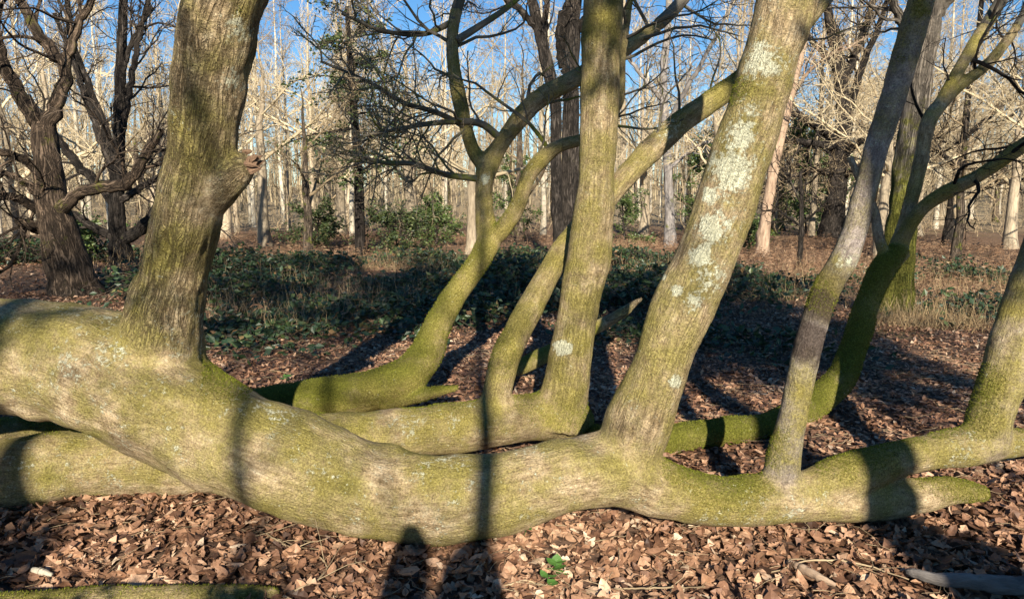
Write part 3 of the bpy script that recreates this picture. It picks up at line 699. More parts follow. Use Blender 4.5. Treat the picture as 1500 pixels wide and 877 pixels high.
traced('beech_tree', 'dark smooth bare tree with low spreading limbs behind the gnarled oak',
    [(181, 405, Y2, 15), (176, 360, Y2, 13), (171, 310, Y2, 11.5), (172, 250, Y2, 9.5), (175, 180, Y2, 8.5), (177, 100, Y2, 7.5), (180, 20, Y2, 6), (184, -80, Y2, 5)],
    [[(180, 352, Y2, 9), (203, 338, 14.8, 9), (226, 312, 14.6, 8), (240, 280, 14.4, 7), (256, 240, 14.2, 5), (285, 180, 14, 3)],
     [(172, 350, Y2, 7), (140, 334, 14.9, 6), (104, 312, 14.8, 5), (60, 300, 14.7, 3)],
     [(170, 300, Y2, 8), (140, 268, 15, 7), (95, 218, 15.1, 6), (40, 140, 15.2, 4)],
     [(175, 295, Y2, 6), (205, 275, 14.9, 5), (235, 258, 14.8, 4)],
     [(170, 240, Y2, 7), (155, 190, 15, 6), (130, 125, 15.1, 5), (106, 60, 15.2, 5), (95, -40, 15.3, 3)],
     [(174, 210, Y2, 6), (190, 130, 15, 5), (205, 50, 15, 4), (225, -30, 15, 3)],
     [(168, 260, Y2, 6), (156, 225, 15, 6), (128, 150, 15, 5), (108, 95, 15, 4), (80, 20, 15, 3)],
     [(176, 150, Y2, 5), (186, 80, 15, 4), (222, 10, 15, 3)]],
    'oak_dark', 'twig_dark', 8, 1.9, 0.006, 7, 5)  # dark bark chosen here to carry the shade over this tree
Y3 = 17.0
traced('twin_stemmed_tree', 'thick dark ridged trunk standing directly behind the white-marked stem',
    [(830, 412, Y3, 14), (832, 360, Y3, 13), (834, 280, Y3, 13), (836, 180, Y3, 12), (837, 90, Y3, 12), (840, 0, Y3, 11), (842, -120, Y3, 9)],
    [[(834, 110, Y3, 8), (824, 85, Y3, 8), (822, 40, Y3, 8), (832, 10, Y3, 7), (846, -30, Y3, 6)],
     [(840, 60, Y3, 6), (870, 0, 16.8, 5), (900, -60, 16.6, 4)]],
    'oak_dark', 'twig_dark', 7, 1.8, 0.006, 6, 5)
traced('leaning_tree', 'slim dark trunk with a fork, close beside the thick ridged trunk',
    [(822, 408, 16.4, 8), (818, 350, 16.4, 8), (814, 250, 16.4, 8), (814, 165, 16.4, 8), (802, 100, 16.4, 9), (791, 50, 16.4, 8), (779, 0, 16.4, 7), (765, -80, 16.4, 6)],
    [[(802, 100, 16.4, 5), (797, 50, 16.3, 5), (802, 0, 16.2, 4), (808, -60, 16.1, 3)],
     [(790, 45, 16.4, 5), (765, 18, 16.3, 5), (744, 0, 16.2, 5), (700, -40, 16.1, 3)]],
    'oak_dark', 'twig_dark', 7, 1.6, 0.006, 6, 5)
Y5 = 30.0
traced('oak_tree', 'broad dark oak with wide low limbs standing back beyond the bracken',
    [(1220, 352, Y5, 17), (1222, 320, Y5, 15), (1226, 270, Y5, 13), (1230, 220, Y5, 12), (1236, 170, Y5, 11), (1232, 120, Y5, 9), (1222, 60, Y5, 8), (1210, 0, Y5, 6), (1205, -60, Y5, 5)],
    [[(1226, 205, Y5, 7), (1195, 185, 29, 6), (1165, 168, 28, 5), (1120, 160, 27.5, 3)],
     [(1228, 215, Y5, 6), (1190, 210, 29, 5), (1150, 205, 28, 4)],
     [(1232, 190, Y5, 7), (1250, 140, 30, 6), (1265, 90, 30, 5), (1290, 30, 30, 4), (1310, -40, 30, 3)],
     [(1232, 230, Y5, 6), (1265, 205, 29, 5), (1310, 200, 28.5, 4), (1360, 190, 28, 3)],
     [(1224, 255, Y5, 5), (1190, 250, 29, 4), (1150, 262, 28.5, 3)],
     [(1232, 260, Y5, 5), (1270, 240, 29, 4), (1330, 240, 28.5, 3), (1380, 225, 28, 2)],
     [(1234, 130, Y5, 6), (1260, 60, 30, 5), (1280, 0, 30, 4)],
     [(1228, 100, Y5, 6), (1190, 60, 30, 4), (1160, 10, 30, 3)]],
    'oak_dark', 'twig', 10, 3.2, 0.009, 8, 6)
Y6 = 10.2
traced('mossy_tree', 'upright grey trunk with a green mossy foot behind the bending mossy stem',
    [(1312, 462, Y6, 20), (1316, 420, Y6, 19), (1318, 360, Y6, 19), (1322, 300, Y6, 18), (1330, 230, Y6, 18), (1342, 150, Y6, 17), (1352, 80, Y6, 17), (1366, 0, Y6, 15), (1380, -100, Y6, 13)],
    [[(1352, 90, Y6, 9), (1320, 30, 10.1, 7), (1308, 0, 10, 6), (1290, -60, 9.9, 5)],
     [(1360, 40, Y6, 8), (1400, -20, 10.1, 7), (1430, -100, 10, 5)]],
    'mossy_foot', 'twig', 7, 1.7, 0.004, 6, 5)
Y7 = 22.0
traced('leaning_tree', 'slender tan trunk leaning behind the lichen-blotched stem',
    [(1116, 372, Y7, 8), (1120, 330, Y7, 8), (1128, 280, Y7, 7), (1140, 210, Y7, 7.5), (1155, 150, Y7, 6.5), (1172, 80, Y7, 6), (1186, 10, Y7, 5), (1200, -80, Y7, 4)],
    [[(1158, 140, Y7, 3), (1190, 100, 21.8, 2.5), (1230, 70, 21.6, 2)], [(1180, 50, Y7, 3), (1150, 10, 22, 2.5), (1130, -40, 22, 2)]],
    'tan', 'twig', 6, 1.5, 0.007, 6, 5)
traced('sapling', 'thin dark sapling in the bracken beyond the lichen-blotched stem',
    [(1170, 395, 17.5, 4), (1172, 370, 17.5, 3.6), (1174, 330, 17.5, 3.4), (1174, 290, 17.5, 2.6), (1172, 250, 17.5, 2)],
    [[(1174, 332, 17.5, 2), (1150, 315, 17.4, 1.6), (1130, 300, 17.3, 1)], [(1174, 328, 17.5, 2), (1196, 310, 17.4, 1.6), (1215, 290, 17.3, 1)], [(1174, 300, 17.5, 1.6), (1160, 270, 17.5, 1.2), (1150, 240, 17.5, 1)]],
    'oak_dark', 'twig_dark', 6, 0.9, 0.005, 5, 4)
traced('bare_tree', 'dark crooked trunk rising at the right edge of the clearing beyond the mossy fork',
    [(1388, 352, 26, 6), (1392, 310, 26, 5), (1400, 260, 26, 5), (1412, 200, 26, 5), (1420, 130, 26, 4), (1432, 60, 26, 4), (1440, -20, 26, 3)],
    [[(1402, 250, 26, 4), (1375, 220, 25.5, 3), (1350, 205, 25, 2)], [(1410, 205, 26, 4), (1450, 170, 25.6, 3), (1500, 130, 25, 2)], [(1400, 300, 26, 3), (1440, 275, 25.5, 3), (1500, 262, 25, 2)]],
    'oak_dark', 'twig', 8, 2.2, 0.008, 7, 5)
traced('bare_tree', 'grey forked tree standing in the wood between the two nearest upright stems',
    [(982, 350, 27, 7), (980, 300, 27, 6.5), (978, 240, 27, 6), (974, 180, 27, 6), (972, 110, 27, 5.5), (978, 40, 27, 5), (984, -60, 27, 4)],
    [[(975, 190, 27, 4), (1000, 140, 26.7, 3.6), (1040, 70, 26.4, 3), (1075, 0, 26, 2)], [(973, 150, 27, 4), (940, 110, 26.6, 3), (900, 60, 26.2, 2)], [(978, 250, 27, 3), (1020, 215, 26.5, 2.6), (1070, 200, 26, 2)]],
    'grey', 'twig_pale', 8, 2.4, 0.008, 7, 5)

# ------------------------------------------------------------------ prototype trees for the wood around
def proto_pole(name, H, r, mats, spread=1.0, K=22, K2=8, K3=5, t0=0.3, twig=0.009, lean=0.03):
    root = empty(name, (0, 0, 0))
    z = np.linspace(-0.2, H, 16)
    x = np.cumsum(rng.normal(0, lean, 16))*H/16; y = np.cumsum(rng.normal(0, lean, 16))*H/16
    C = np.stack([x - x[0], y - y[0], z], 1)[None]; R = (r*(1 - 0.85*(np.linspace(0, 1, 16))**1.1))[None]; R[0, 0] *= 1.35
    g = Geo(); tube_geo(g, C, R, 8); geo_obj('trunk', g, M[mats[0]], root)
    c1, r1, l1 = grow(C, R, K, t0, 0.98, 0.24*H*spread, 45, 8, 0.14, 0.06, 0.45, twig*1.6, 0.55)
    c2, r2, l2 = grow(c1, r1, K2, 0.2, 1, l1*0.5, 42, 5, 0.2, 0.03, 0.55, twig*1.1, 0.4)
    c3, r3, l3 = grow(c2, r2, K3, 0.2, 1, l2*0.6, 40, 4, 0.2, -0.02, 0.6, twig, 0.4)
    g = Geo(); tube_geo(g, c1, r1, 5); tube_geo(g, c2, r2, 3); tube_geo(g, c3, r3, 3)
    geo_obj('crown', g, M[mats[1]], root)
    return root
def proto_oak(name, H, r, mats, twig=0.009, fork=0.22, nl=7):
    root = empty(name, (0, 0, 0))
    n = 14
    z = np.linspace(-0.2, H*0.62, n); C = np.stack([np.cumsum(rng.normal(0, 0.05, n)), np.cumsum(rng.normal(0, 0.05, n)), z], 1)[None]
    C[0, :, :2] -= C[0, 0, :2]
    R = (r*(1 - 0.93*np.linspace(0, 1, n)**1.3))[None]; R[0, 0] *= 1.5; R[0, 1] *= 1.15
    g = Geo(); tube_geo(g, C, R, 10); geo_obj('trunk', g, M[mats[0]], root)
    c1, r1, l1 = grow(C, R, nl, fork, 1.0, 0.55*H, 55, 12, 0.20, 0.05, 0.6, twig*3, 0.35)
    c2, r2, l2 = grow(c1, r1, 8, 0.2, 1, l1*0.5, 50, 8, 0.24, 0.04, 0.55, twig*1.8, 0.4)
    c3, r3, l3 = grow(c2, r2, 7, 0.15, 1, l2*0.55, 48, 5, 0.24, 0.02, 0.55, twig*1.2, 0.4)
    c4, r4, l4 = grow(c3, r3, 4, 0.2, 1, l3*0.6, 42, 4, 0.22, 0.0, 0.6, twig, 0.4)
    g = Geo(); tube_geo(g, c1, r1, 7); tube_geo(g, c2, r2, 5); tube_geo(g, c3, r3, 3); tube_geo(g, c4, r4, 3)
    geo_obj('crown', g, M[mats[1]], root)
    return root
def leaf_cloud(C, R, per, size, flat=0.5):
    """small folded leaves along a batch of twigs"""
    B, n, _ = C.shape; k = B*per
    par = np.repeat(np.arange(B), per); f = rng.uniform(0.15, 1, k)*(n - 1.001); i = f.astype(int); w = (f - i)[:, None]
    p = C[par, i]*(1 - w) + C[par, i + 1]*w + rng.normal(0, size*0.5, (k, 3))
    d = norm(rng.normal(size=(k, 3))*[1, 1, flat]); nrm = norm(np.cross(d, rng.normal(size=(k, 3)))); s = size*rng.uniform(0.6, 1.3, (k, 1))
    b = np.cross(nrm, d)
    V = np.stack([p, p + d*s*0.5 + b*s*0.28 + nrm*s*0.08, p + d*s, p + d*s*0.5 - b*s*0.28 + nrm*s*0.08], 1).reshape(-1, 3)
    i = np.arange(k*4).reshape(-1, 4)
    T = np.concatenate([i[:, [0, 1, 2]], i[:, [0, 2, 3]]])
    return V, T, np.repeat(np.clip(rng.normal(0.5, 0.28, k), 0, 1), 4)
def evergreen(name, H, r, spread, mats, t0=0.15, K=34, per=26, size=0.10, droop=-0.03, K2=7, base=None, C=None, R=None):
    root = empty(name, (0, 0, 0) if base is None else tuple(base))
    n = 16
    if C is None:
        z = np.linspace(-0.2, H, n); C = np.stack([np.cumsum(rng.normal(0, 0.04, n)), np.cumsum(rng.normal(0, 0.04, n)), z], 1)[None]
        C[0, :, :2] -= C[0, 0, :2]
        R = (r*(1 - 0.9*np.linspace(0, 1, n)))[None]; R[0, 0] *= 1.3
    g = Geo(); tube_geo(g, C, R, 8); geo_obj('trunk', g, M[mats[0]], root)
    c1, r1, l1 = grow(C, R, K, t0, 0.98, spread, 68, 8, 0.10, droop, 0.4, 0.012, 0.6)
    c2, r2, l2 = grow(c1, r1, K2, 0.15, 1, l1*0.5, 42, 4, 0.16, droop, 0.5, 0.007, 0.4)
    g = Geo(); tube_geo(g, c1, r1, 5); tube_geo(g, c2, r2, 3); geo_obj('branches', g, M[mats[0]], root)
    V, T, t = leaf_cloud(c2, r2, per, size); V2, T2, tt2 = leaf_cloud(c1, r1, per, size)
    g = Geo(); g.add(V, None, T, tint=t, lv=V); g.add(V2, None, T2, tint=tt2, lv=V2)
    f = geo_obj('foliage', g, M[mats[1]], root, False); f['kind'] = 'stuff'
    return root

protos = [proto_pole('birch_tree', 15, 0.13, ('birch', 'twig_pale')), proto_pole('birch_tree', 17, 0.16, ('birch', 'twig')),
          proto_pole('slender_tree', 16, 0.17, ('pole', 'twig_pale'), 1.2), proto_pole('slender_tree', 14, 0.12, ('pole', 'twig'), 1.1, 24),
          proto_oak('spreading_tree', 13, 0.24, ('pole', 'twig_pale')), proto_oak('spreading_tree', 12, 0.22, ('oak', 'twig'))]
kinds = [('slim white-barked birch with pale twigs', 'pale birches of the far wood'), ('tall white birch with brown twigs', 'pale birches of the far wood'),
         ('slender tan trunk with pale bushy twigs', 'slender trees of the far wood'), ('thin tan pole with short brown twigs', 'slender trees of the far wood'),
         ('spreading bare tree with pale tan crooked limbs', 'spreading trees of the far wood'), ('spreading bare tree with dark brown limbs', 'spreading trees of the far wood')]
used = [False]*len(protos)
def place(i, x, y, s=1.0):
    z = float(gh(np.array([x]), np.array([y]))[0]); rz = rng.uniform(0, 6.28)
    o = protos[i] if not used[i] else copy_thing(protos[i], (x, y, z), rz, s)
    if not used[i]:
        used[i] = True; o.location = (x, y, z); o.rotation_euler = (0, 0, rz); o.scale = (s, s, s)
    where = ', at the sunlit near edge of the wood' if y < 34 else (', in the middle of the sunlit wood' if y < 56 else ', deep in the far wood')
    tag(o, kinds[i][0] + where, 'tree', kinds[i][1])
    return o
placed = []
def free(x, y, d): return all((x - a)**2 + (y - b)**2 > d*d for a, b in placed)
cnt = 0
for _ in range(4000):
    if cnt >= 215: break
    y = rng.uniform(25, 78)**1.0; px = rng.uniform(-200, 1700)
    if y < 34 and (560 < px < 1120): continue
    if y < 30 and px > 1120: continue
    if rng.uniform() > 0.35 + 0.65*(y - 25)/53: continue
    if 600 < px < 1060 and rng.uniform() < 0.5: continue
    x = (px - 750)/F0*y
    if not free(x, y, 1.3): continue
    placed.append((x, y)); cnt += 1
    i = rng.choice(6, p=[0.22, 0.21, 0.16, 0.16, 0.16, 0.09])
    place(i, x, y, rng.uniform(0.72, 1.12)*(0.8 if y < 34 else 1))

for px, y, i, s_ in [(250, 19, 4, 0.62), (390, 24, 4, 0.8), (450, 19.5, 5, 0.6), (600, 27, 4, 0.85), (690, 23, 4, 0.7), (760, 30, 5, 0.9), (1045, 25, 4, 0.75), (1290, 22, 4, 0.7), (1400, 19, 5, 0.62), (1480, 24, 4, 0.8), (1550, 18, 4, 0.7), (1340, 32, 4, 0.95), (1130, 33, 5, 0.95), (940, 33, 4, 0.9), (20, 21, 4, 0.75), (-80, 18, 5, 0.7), (330, 30, 4, 0.9), (500, 32, 4, 0.95), (90, 27, 4, 0.9)]:
    place(i, (px - 750)/F0*y, y, s_)
def thicket():
    n = 900
    y = rng.uniform(31, 75, n); x = rng.uniform(-0.85, 0.85, n)*y
    keep = ~((y < 33) & (np.abs(x - pxy(930, y)) < 2.0)); x, y = x[keep], y[keep]; n = len(x)
    H = rng.uniform(0.4, 3.0, n); k = 6
    C = np.stack([x[:, None] + np.cumsum(rng.normal(0, 0.2, (n, k)), 1), y[:, None] + np.cumsum(rng.normal(0, 0.2, (n, k)), 1), np.linspace(0, 1, k)[None]*H[:, None] + gh(x, y)[:, None] - 0.05], -1)
    R = rng.uniform(0.010, 0.026, (n, 1))*np.linspace(1, 0.5, k)[None]
    g = Geo(); tube_geo(g, C, R, 3)
    c1, r1, l1 = grow(C, R, 9, 0.0, 1.0, 1.2, 60, 4, 0.36, 0.02, 0.6, 0.008, 0.3); tube_geo(g, c1, r1, 3)
    o = geo_obj('thicket', g, M['twig']); tag(o, 'pale thicket of bare shrub stems filling the floor of the far wood', 'thicket', None, 'stuff')

# far wood that reads as one mass
def pxy(px, Y): return (px - 750)/F0*Y
thicket()
def far_wood():
    n = 460
    y = rng.uniform(78, 130, n); x = rng.uniform(-0.95, 0.95, n)*y
    H = rng.uniform(6, 12, n)
    k = 6; z = np.linspace(0, 1, k)[None]*H[:, None]
    C = np.stack([x[:, None] + np.cumsum(rng.normal(0, 0.16, (n, k)), 1), y[:, None] + np.cumsum(rng.normal(0, 0.16, (n, k)), 1), z + gh(x, y)[:, None] - 0.2], -1)
    R = rng.uniform(0.07, 0.17, (n, 1))*np.linspace(1, 0.3, k)[None]
    g = Geo(); tube_geo(g, C, R, 5)
    c1, r1, l1 = grow(C, R, 9, 0.12, 0.98, 3.2, 48, 4, 0.2, 0.03, 0.5, 0.03, 0.4); tube_geo(g, c1, r1, 3)
    c2, r2, l2 = grow(c1, r1, 4, 0.2, 1, l1*0.55, 42, 3, 0.25, 0.0, 0.6, 0.024, 0.4); tube_geo(g, c2, r2, 3)
    n = 1500; y = rng.uniform(85, 190, n); x = rng.uniform(-0.9, 0.9, n)*y; k = 4; H = rng.uniform(5, 15, n)
    C = np.stack([x[:, None] + np.cumsum(rng.normal(0, 0.3, (n, k)), 1), y[:, None] + np.zeros((n, k)), np.linspace(0, 1, k)[None]*H[:, None] + gh(x, y)[:, None] - 0.3], -1)
    tube_geo(g, C, rng.uniform(0.08, 0.22, (n, 1))*np.linspace(1, 0.4, k)[None], 4)
    o = geo_obj('far_wood', g, M['twig_pale']); tag(o, 'hazy mass of pale bare trees at the far side of the wood', 'trees', None, 'stuff')
far_wood()

# evergreens
def fir():
    p = path([(528, 378, 21.5, 8), (527, 330, 21.5, 7.5), (525, 250, 21.5, 6.5), (518, 160, 21.5, 5.5), (512, 80, 21.5, 4), (508, 10, 21.5, 3)], 16)
    b = np.array([p[0, 0], p[0, 1], float(gh(p[:1, 0], p[:1, 1])[0])]); p[0, 2] = b[2] - 0.1
    return tag(evergreen('evergreen_tree', 0, 0, 3.0, ('oak_dark', 'holly'), 0.28, 34, 16, 0.11, -0.05, 7, b, (p[:, :3] - b)[None], p[None, :, 3]),
               'tall thin evergreen with dark drooping sprays standing among the brambles', 'tree')
fir()
def bush(px, py, Y, H, spread, mat, label, name='holly_bush', K=26, per=22, size=0.09, group=None):
    x = (px - 750)/F0*Y; z = float(gh(np.array([x]), np.array([Y]))[0])
    o = evergreen(name, H, 0.05, spread, ('oak_dark', mat), 0.04, K, per, size, 0.0, 6); o.location = (x, Y, z)
    return tag(o, label, 'bush', group)
bush(585, 350, 22, 1.3, 1.9, 'holly', 'low dark holly bush at the foot of the tall evergreen')
bush(470, 350, 24, 1.1, 1.7, 'holly', 'wide holly bush left behind the tall evergreen trunk')
bush(640, 350, 25, 1.6, 1.2, 'bush', 'bright green bush between the evergreen and the forking mossy stem')
bush(912, 345, 29, 2.6, 1.5, 'bush', 'pale green bush by the path beyond the white-marked stem')
bush(1085, 345, 24, 1.0, 1.2, 'bush', 'small green bush at the foot of the leaning tan trunk')
bush(745, 330, 30, 3.2, 1.8, 'bush', 'tall light green bush behind the forking mossy stem')
bush(130, 400, 16, 0.7, 1.2, 'bush', 'low green bush between the gnarled oak and the smooth bare tree')
bush(1180, 120, 36, 5.5, 2.8, 'bush', 'large yellow-green evergreen behind the broad dark oak', 'evergreen_tree', 40, 26, 0.16)
bush(1040, 300, 40, 5.0, 2.6, 'bush', 'grey-green evergreen deep in the wood behind the lichen-blotched stem', 'evergreen_tree', 36, 24, 0.16)

# ------------------------------------------------------------------ trees behind the viewpoint; they throw the shade seen on the ground and stems
def shade_spot(px, py, Y, back):
    p, _ = P(px, py, Y); q = p - SUNV*(back/math.cos(SUN_ALT)); return q
sp = [('oak_tree', 12, 0.27), ('oak_tree', 11, 0.22)]
sh_protos = [proto_oak(n, H, r, ('oak', 'twig_dark'), 0.008, 0.72, 6) for n, H, r in sp]
SHADE = [(1322, 690, 3.6, 7.0, 0.95), (-90, 790, 3.2, 8.5, 0.8), (-420, 600, 6.0, 11.0, 1.0), (1760, 600, 6.0, 12, 1.0)]
for i, (px, py, Y, back, s) in enumerate(SHADE):
    q = shade_spot(px, py, Y, back); k = i % 2
    o = sh_protos[k] if i < 2 else copy_thing(sh_protos[k], (0, 0, 0))
    o.location = (q[0], q[1], 0); o.rotation_euler = (0, 0, rng.uniform(0, 6.28)); o.scale = (s, s, s)
    tag(o, 'bare oak standing in the wood behind the sprawling tree, on the sunward side', 'tree', 'oaks on the sunward side')
for px, Y, back, H, spread, t0 in [(652, 3.3, 7.6, 9.4, 4.6, 0.66), (-60, 3.3, 8.0, 9.6, 4.8, 0.66), (1570, 3.6, 9.0, 8.0, 2.9, 0.68), (1800, 3.6, 8.0, 7.2, 3.8, 0.68)]:
    q = shade_spot(px, 700, Y, back)
    o = evergreen('pine_tree', H, 0.085, spread, ('oak_dark', 'holly'), t0, 38, 30, 0.14, 0.02, 6)
    o.location = (q[0], q[1], 0)
    tag(o, 'pine with a bare lower trunk on the sunward side of the sprawling tree', 'tree', 'pines on the sunward side')

yp = proto_pole('young_tree', 9, 0.085, ('oak', 'twig_dark'), 0.8, 12, 5, 3, 0.5, 0.006)
for i, (px, py, Y, back) in enumerate([(475, 660, 3.4, 12.0)]):
    q = shade_spot(px, py, Y, back); o = yp if i == 0 else copy_thing(yp, (0, 0, 0)); o.location = (q[0], q[1], 0); o.rotation_euler = (rng.normal(0, 0.12), rng.normal(0, 0.16), rng.uniform(0, 6.28))
    tag(o, 'young leaning bare tree on the sunward side of the sprawling tree', 'tree', 'young trees on the sunward side')
# added stand-in for the person holding the camera, shaped for their shadow
def viewer_shadow_caster():
    q = shade_spot(645, 778, 3.2, 4.3); top = q[2]
    b = np.array([q[0], q[1], 0.0]); root = empty('viewer_shadow_post', tuple(b)); tag(root, 'added two-pronged post casting the shadow of the person at the camera', 'viewer_shadow_caster')
    z = np.linspace(-0.1, top - 0.35, 14); C = np.stack([0.05*np.sin(z*2), 0.03*np.cos(z*3), z], 1); R = np.linspace(0.30, 0.20, 14)*(1 + 0.08*rng.normal(size=14))
    g = Geo(); tube_geo(g, C[None], R[None], 14); geo_obj('trunk', g, M['oak'], root)
    for dx, h, r in ((-0.13, 0.02, 0.10), (0.14, -0.06, 0.14)):
        z = np.linspace(top - 0.6, top + h, 7); C = np.stack([dx + 0*z, 0*z, z], 1); R = r*np.array([1.1, 1.1, 1.1, 1.05, 1, 0.85, 0.35])
        g = Geo(); tube_geo(g, C[None], R[None], 10); geo_obj('prong', g, M['oak'], root)
viewer_shadow_caster()
for x_, y_, H_, sp_ in [(-1.75, -0.8, 1.95, 1.0), (-0.95, -0.85, 1.6, 0.6), (2.2, -0.9, 1.75, 0.8)]:
    o = evergreen('holly_bush', H_, 0.04, sp_, ('oak_dark', 'holly'), 0.05, 26, 22, 0.08, 0.02, 6); o.location = (x_, y_, 0)
    tag(o, 'low holly bush on the sunward side of the foreground litter', 'bush', 'hollies on the sunward side')

# ------------------------------------------------------------------ leaf litter
def leaf_outline(kind):
    """half widths along a leaf of length 1"""
    if kind == 0:   # lobed oak leaf
        t = np.array([0.0, 0.22, 0.33, 0.46, 0.56, 0.70, 0.86, 1.0]); w = np.array([0.02, 0.17, 0.09, 0.27, 0.15, 0.29, 0.17, 0.02])
    elif kind == 1: # chestnut / beech
        t = np.array([0.0, 0.25, 0.5, 0.78, 1.0]); w = np.array([0.02, 0.20, 0.25, 0.16, 0.01])
    else:           # broad
        t = np.array([0.0, 0.12, 0.4, 0.7, 1.0]); w = np.array([0.02, 0.26, 0.38, 0.27, 0.02])
    return t, w
def leaf_template(kind, curl, fold, twist):
    t, w = leaf_outline(kind); n = len(t)
    mid = np.stack([t - 0.5, 0*t, curl*((t - 0.5)**2) - curl*0.12], 1)
    wob = 1 + rng.normal(0, 0.12, n)
    L = mid + np.stack([0*t, w*wob, fold*w + twist*(t - 0.5)*w + rng.normal(0, 0.02, n)], 1)
    Rr = mid + np.stack([0*t, -w*wob, fold*w - twist*(t - 0.5)*w + rng.normal(0, 0.02, n)], 1)
    V = np.vstack([mid, L, Rr]); T = []
    for i in range(n - 1):
        for a in (n, 2*n):
            q = [i, i + 1, a + i + 1, a + i]
            T += [(q[0], q[1], q[2]), (q[0], q[2], q[3])] if a == 2*n else [(q[0], q[2], q[1]), (q[0], q[3], q[2])]
    return V, np.array(T)
def simple_leaf(curl, fold):
    V = np.array([[-0.5, 0, 0.1*curl], [-0.15, 0.24, fold], [0.2, 0.2, fold], [0.5, 0, 0.2*curl], [0.2, -0.22, fold], [-0.15, -0.2, fold], [0, 0, 0]])
    return V, np.array([(0, 6, 1), (1, 6, 2), (2, 6, 3), (3, 6, 4), (4, 6, 5), (5, 6, 0)])
def rotmats(n, tilt):
    a = rng.uniform(0, 2*np.pi, n); ca, sa = np.cos(a), np.sin(a)
    Z = np.zeros((n, 3, 3)); Z[:, 0, 0] = ca; Z[:, 0, 1] = -sa; Z[:, 1, 0] = sa; Z[:, 1, 1] = ca; Z[:, 2, 2] = 1
    ax = rng.uniform(0, 2*np.pi, n); th = np.abs(rng.normal(0, tilt, n)); th = np.where(rng.uniform(size=n) < 0.3, th + np.pi, th)
    ux, uy = np.cos(ax), np.sin(ax); c, s = np.cos(th), np.sin(th)
    K = np.zeros((n, 3, 3))
    K[:, 0, 0] = c + ux*ux*(1 - c); K[:, 0, 1] = ux*uy*(1 - c); K[:, 0, 2] = uy*s
    K[:, 1, 0] = ux*uy*(1 - c); K[:, 1, 1] = c + uy*uy*(1 - c); K[:, 1, 2] = -ux*s
    K[:, 2, 0] = -uy*s; K[:, 2, 1] = ux*s; K[:, 2, 2] = c
    return K @ Z
def scatter_leaves(g, xy, tpl, size, tilt, lift):
    n = len(xy); which = rng.integers(0, len(tpl), n)
    z = gh(xy[:, 0], xy[:, 1]) + rng.uniform(*lift, n)
    Rm = rotmats(n, tilt); s = size[0] + (size[1] - size[0])*rng.beta(1.6, 2.6, n)
    tint = np.clip(rng.normal(0.45, 0.25, n) + 0.22*vnoise(np.c_[xy*1.3, np.zeros(n)], 8), 0, 1)
    for k, (V, T) in enumerate(tpl):
        m = np.where(which == k)[0]
        if len(m) == 0: continue
        X = np.einsum('nij,vj->nvi', Rm[m], V)*s[m][:, None, None] + np.c_[xy[m], z[m]][:, None, :]
        Ti = (T[None] + (np.arange(len(m))*len(V))[:, None, None]).reshape(-1, 3)
        lv = (V[None] + rng.uniform(0, 50, (len(m), 1, 3))).reshape(-1, 3)*0.08
        g.add(X.reshape(-1, 3), None, Ti, tint=np.repeat(tint[m], len(V)), lv=lv)
full = [leaf_template(k, rng.uniform(-0.9, 1.5), rng.uniform(-0.1, 0.8), rng.uniform(-1.2, 1.2)) for k in (0, 1, 0, 2, 1, 0, 2, 0, 1, 0)]
def tiny_leaf(c, f): return np.array([[-0.5, 0, 0.1*c], [0.0, 0.25, f], [0.5, 0, 0.2*c], [0.05, -0.23, f], [0, 0, 0]]), np.array([(0, 4, 1), (1, 4, 2), (2, 4, 3), (3, 4, 0)])
tiny = [tiny_leaf(rng.uniform(-1, 1.2), rng.uniform(-0.02, 0.16)) for _ in range(6)]
simp = [simple_leaf(rng.uniform(-1, 1.2), rng.uniform(-0.02, 0.16)) for _ in range(6)]
def wedge(n, y0, y1, extra=1.4):
    y = np.sqrt(rng.uniform(y0*y0, y1*y1, n)); half = 0.72*y + extra
    return np.stack([rng.uniform(-1, 1, n)*half, y], 1)
g = Geo()
scatter_leaves(g, wedge(16500, 2.3, 4.4), full, (0.030, 0.120), 0.55, (0.002, 0.036))
scatter_leaves(g, wedge(7000, 2.3, 4.4), tiny, (0.025, 0.055), 0.5, (0.0, 0.02))
scatter_leaves(g, wedge(27000, 4.4, 7.0), simp, (0.038, 0.085), 0.5, (0.0, 0.035))
scatter_leaves(g, wedge(38000, 7.0, 11), tiny, (0.04, 0.09), 0.5, (0.0, 0.035))
scatter_leaves(g, wedge(24000, 11, 20), tiny, (0.05, 0.10), 0.6, (0.0, 0.05))
lit = geo_obj('leaf_litter', g, M['litter'], None, False)
tag(lit, 'carpet of fallen brown leaves over the woodland floor', 'leaf litter', None, 'stuff')
# the leaves that show largest, one by one
tpl_me = []
for V, T in full:
    for tv in (0.25, 0.5, 0.68, 0.85):
        tpl_me.append(build_mesh('fallen_leaf', V, np.zeros((0, 4), int), T, dict(tint=np.full(len(V), tv), lv=V*0.08 + rng.uniform(0, 5)), M['litter'], False))
xy = wedge(300, 2.75, 3.6, 0.1)
for (x, y) in xy:
    o = obj_of('fallen_leaf', tpl_me[rng.integers(len(tpl_me))], ground)
    o.location = (x, y, float(gh(np.array([x]), np.array([y]))[0]) + 0.026)
    o.rotation_euler = (rng.normal(0, 0.22), rng.normal(0, 0.22), rng.uniform(0, 6.28)); s = rng.uniform(0.06, 0.098); o.scale = (s, s, s)

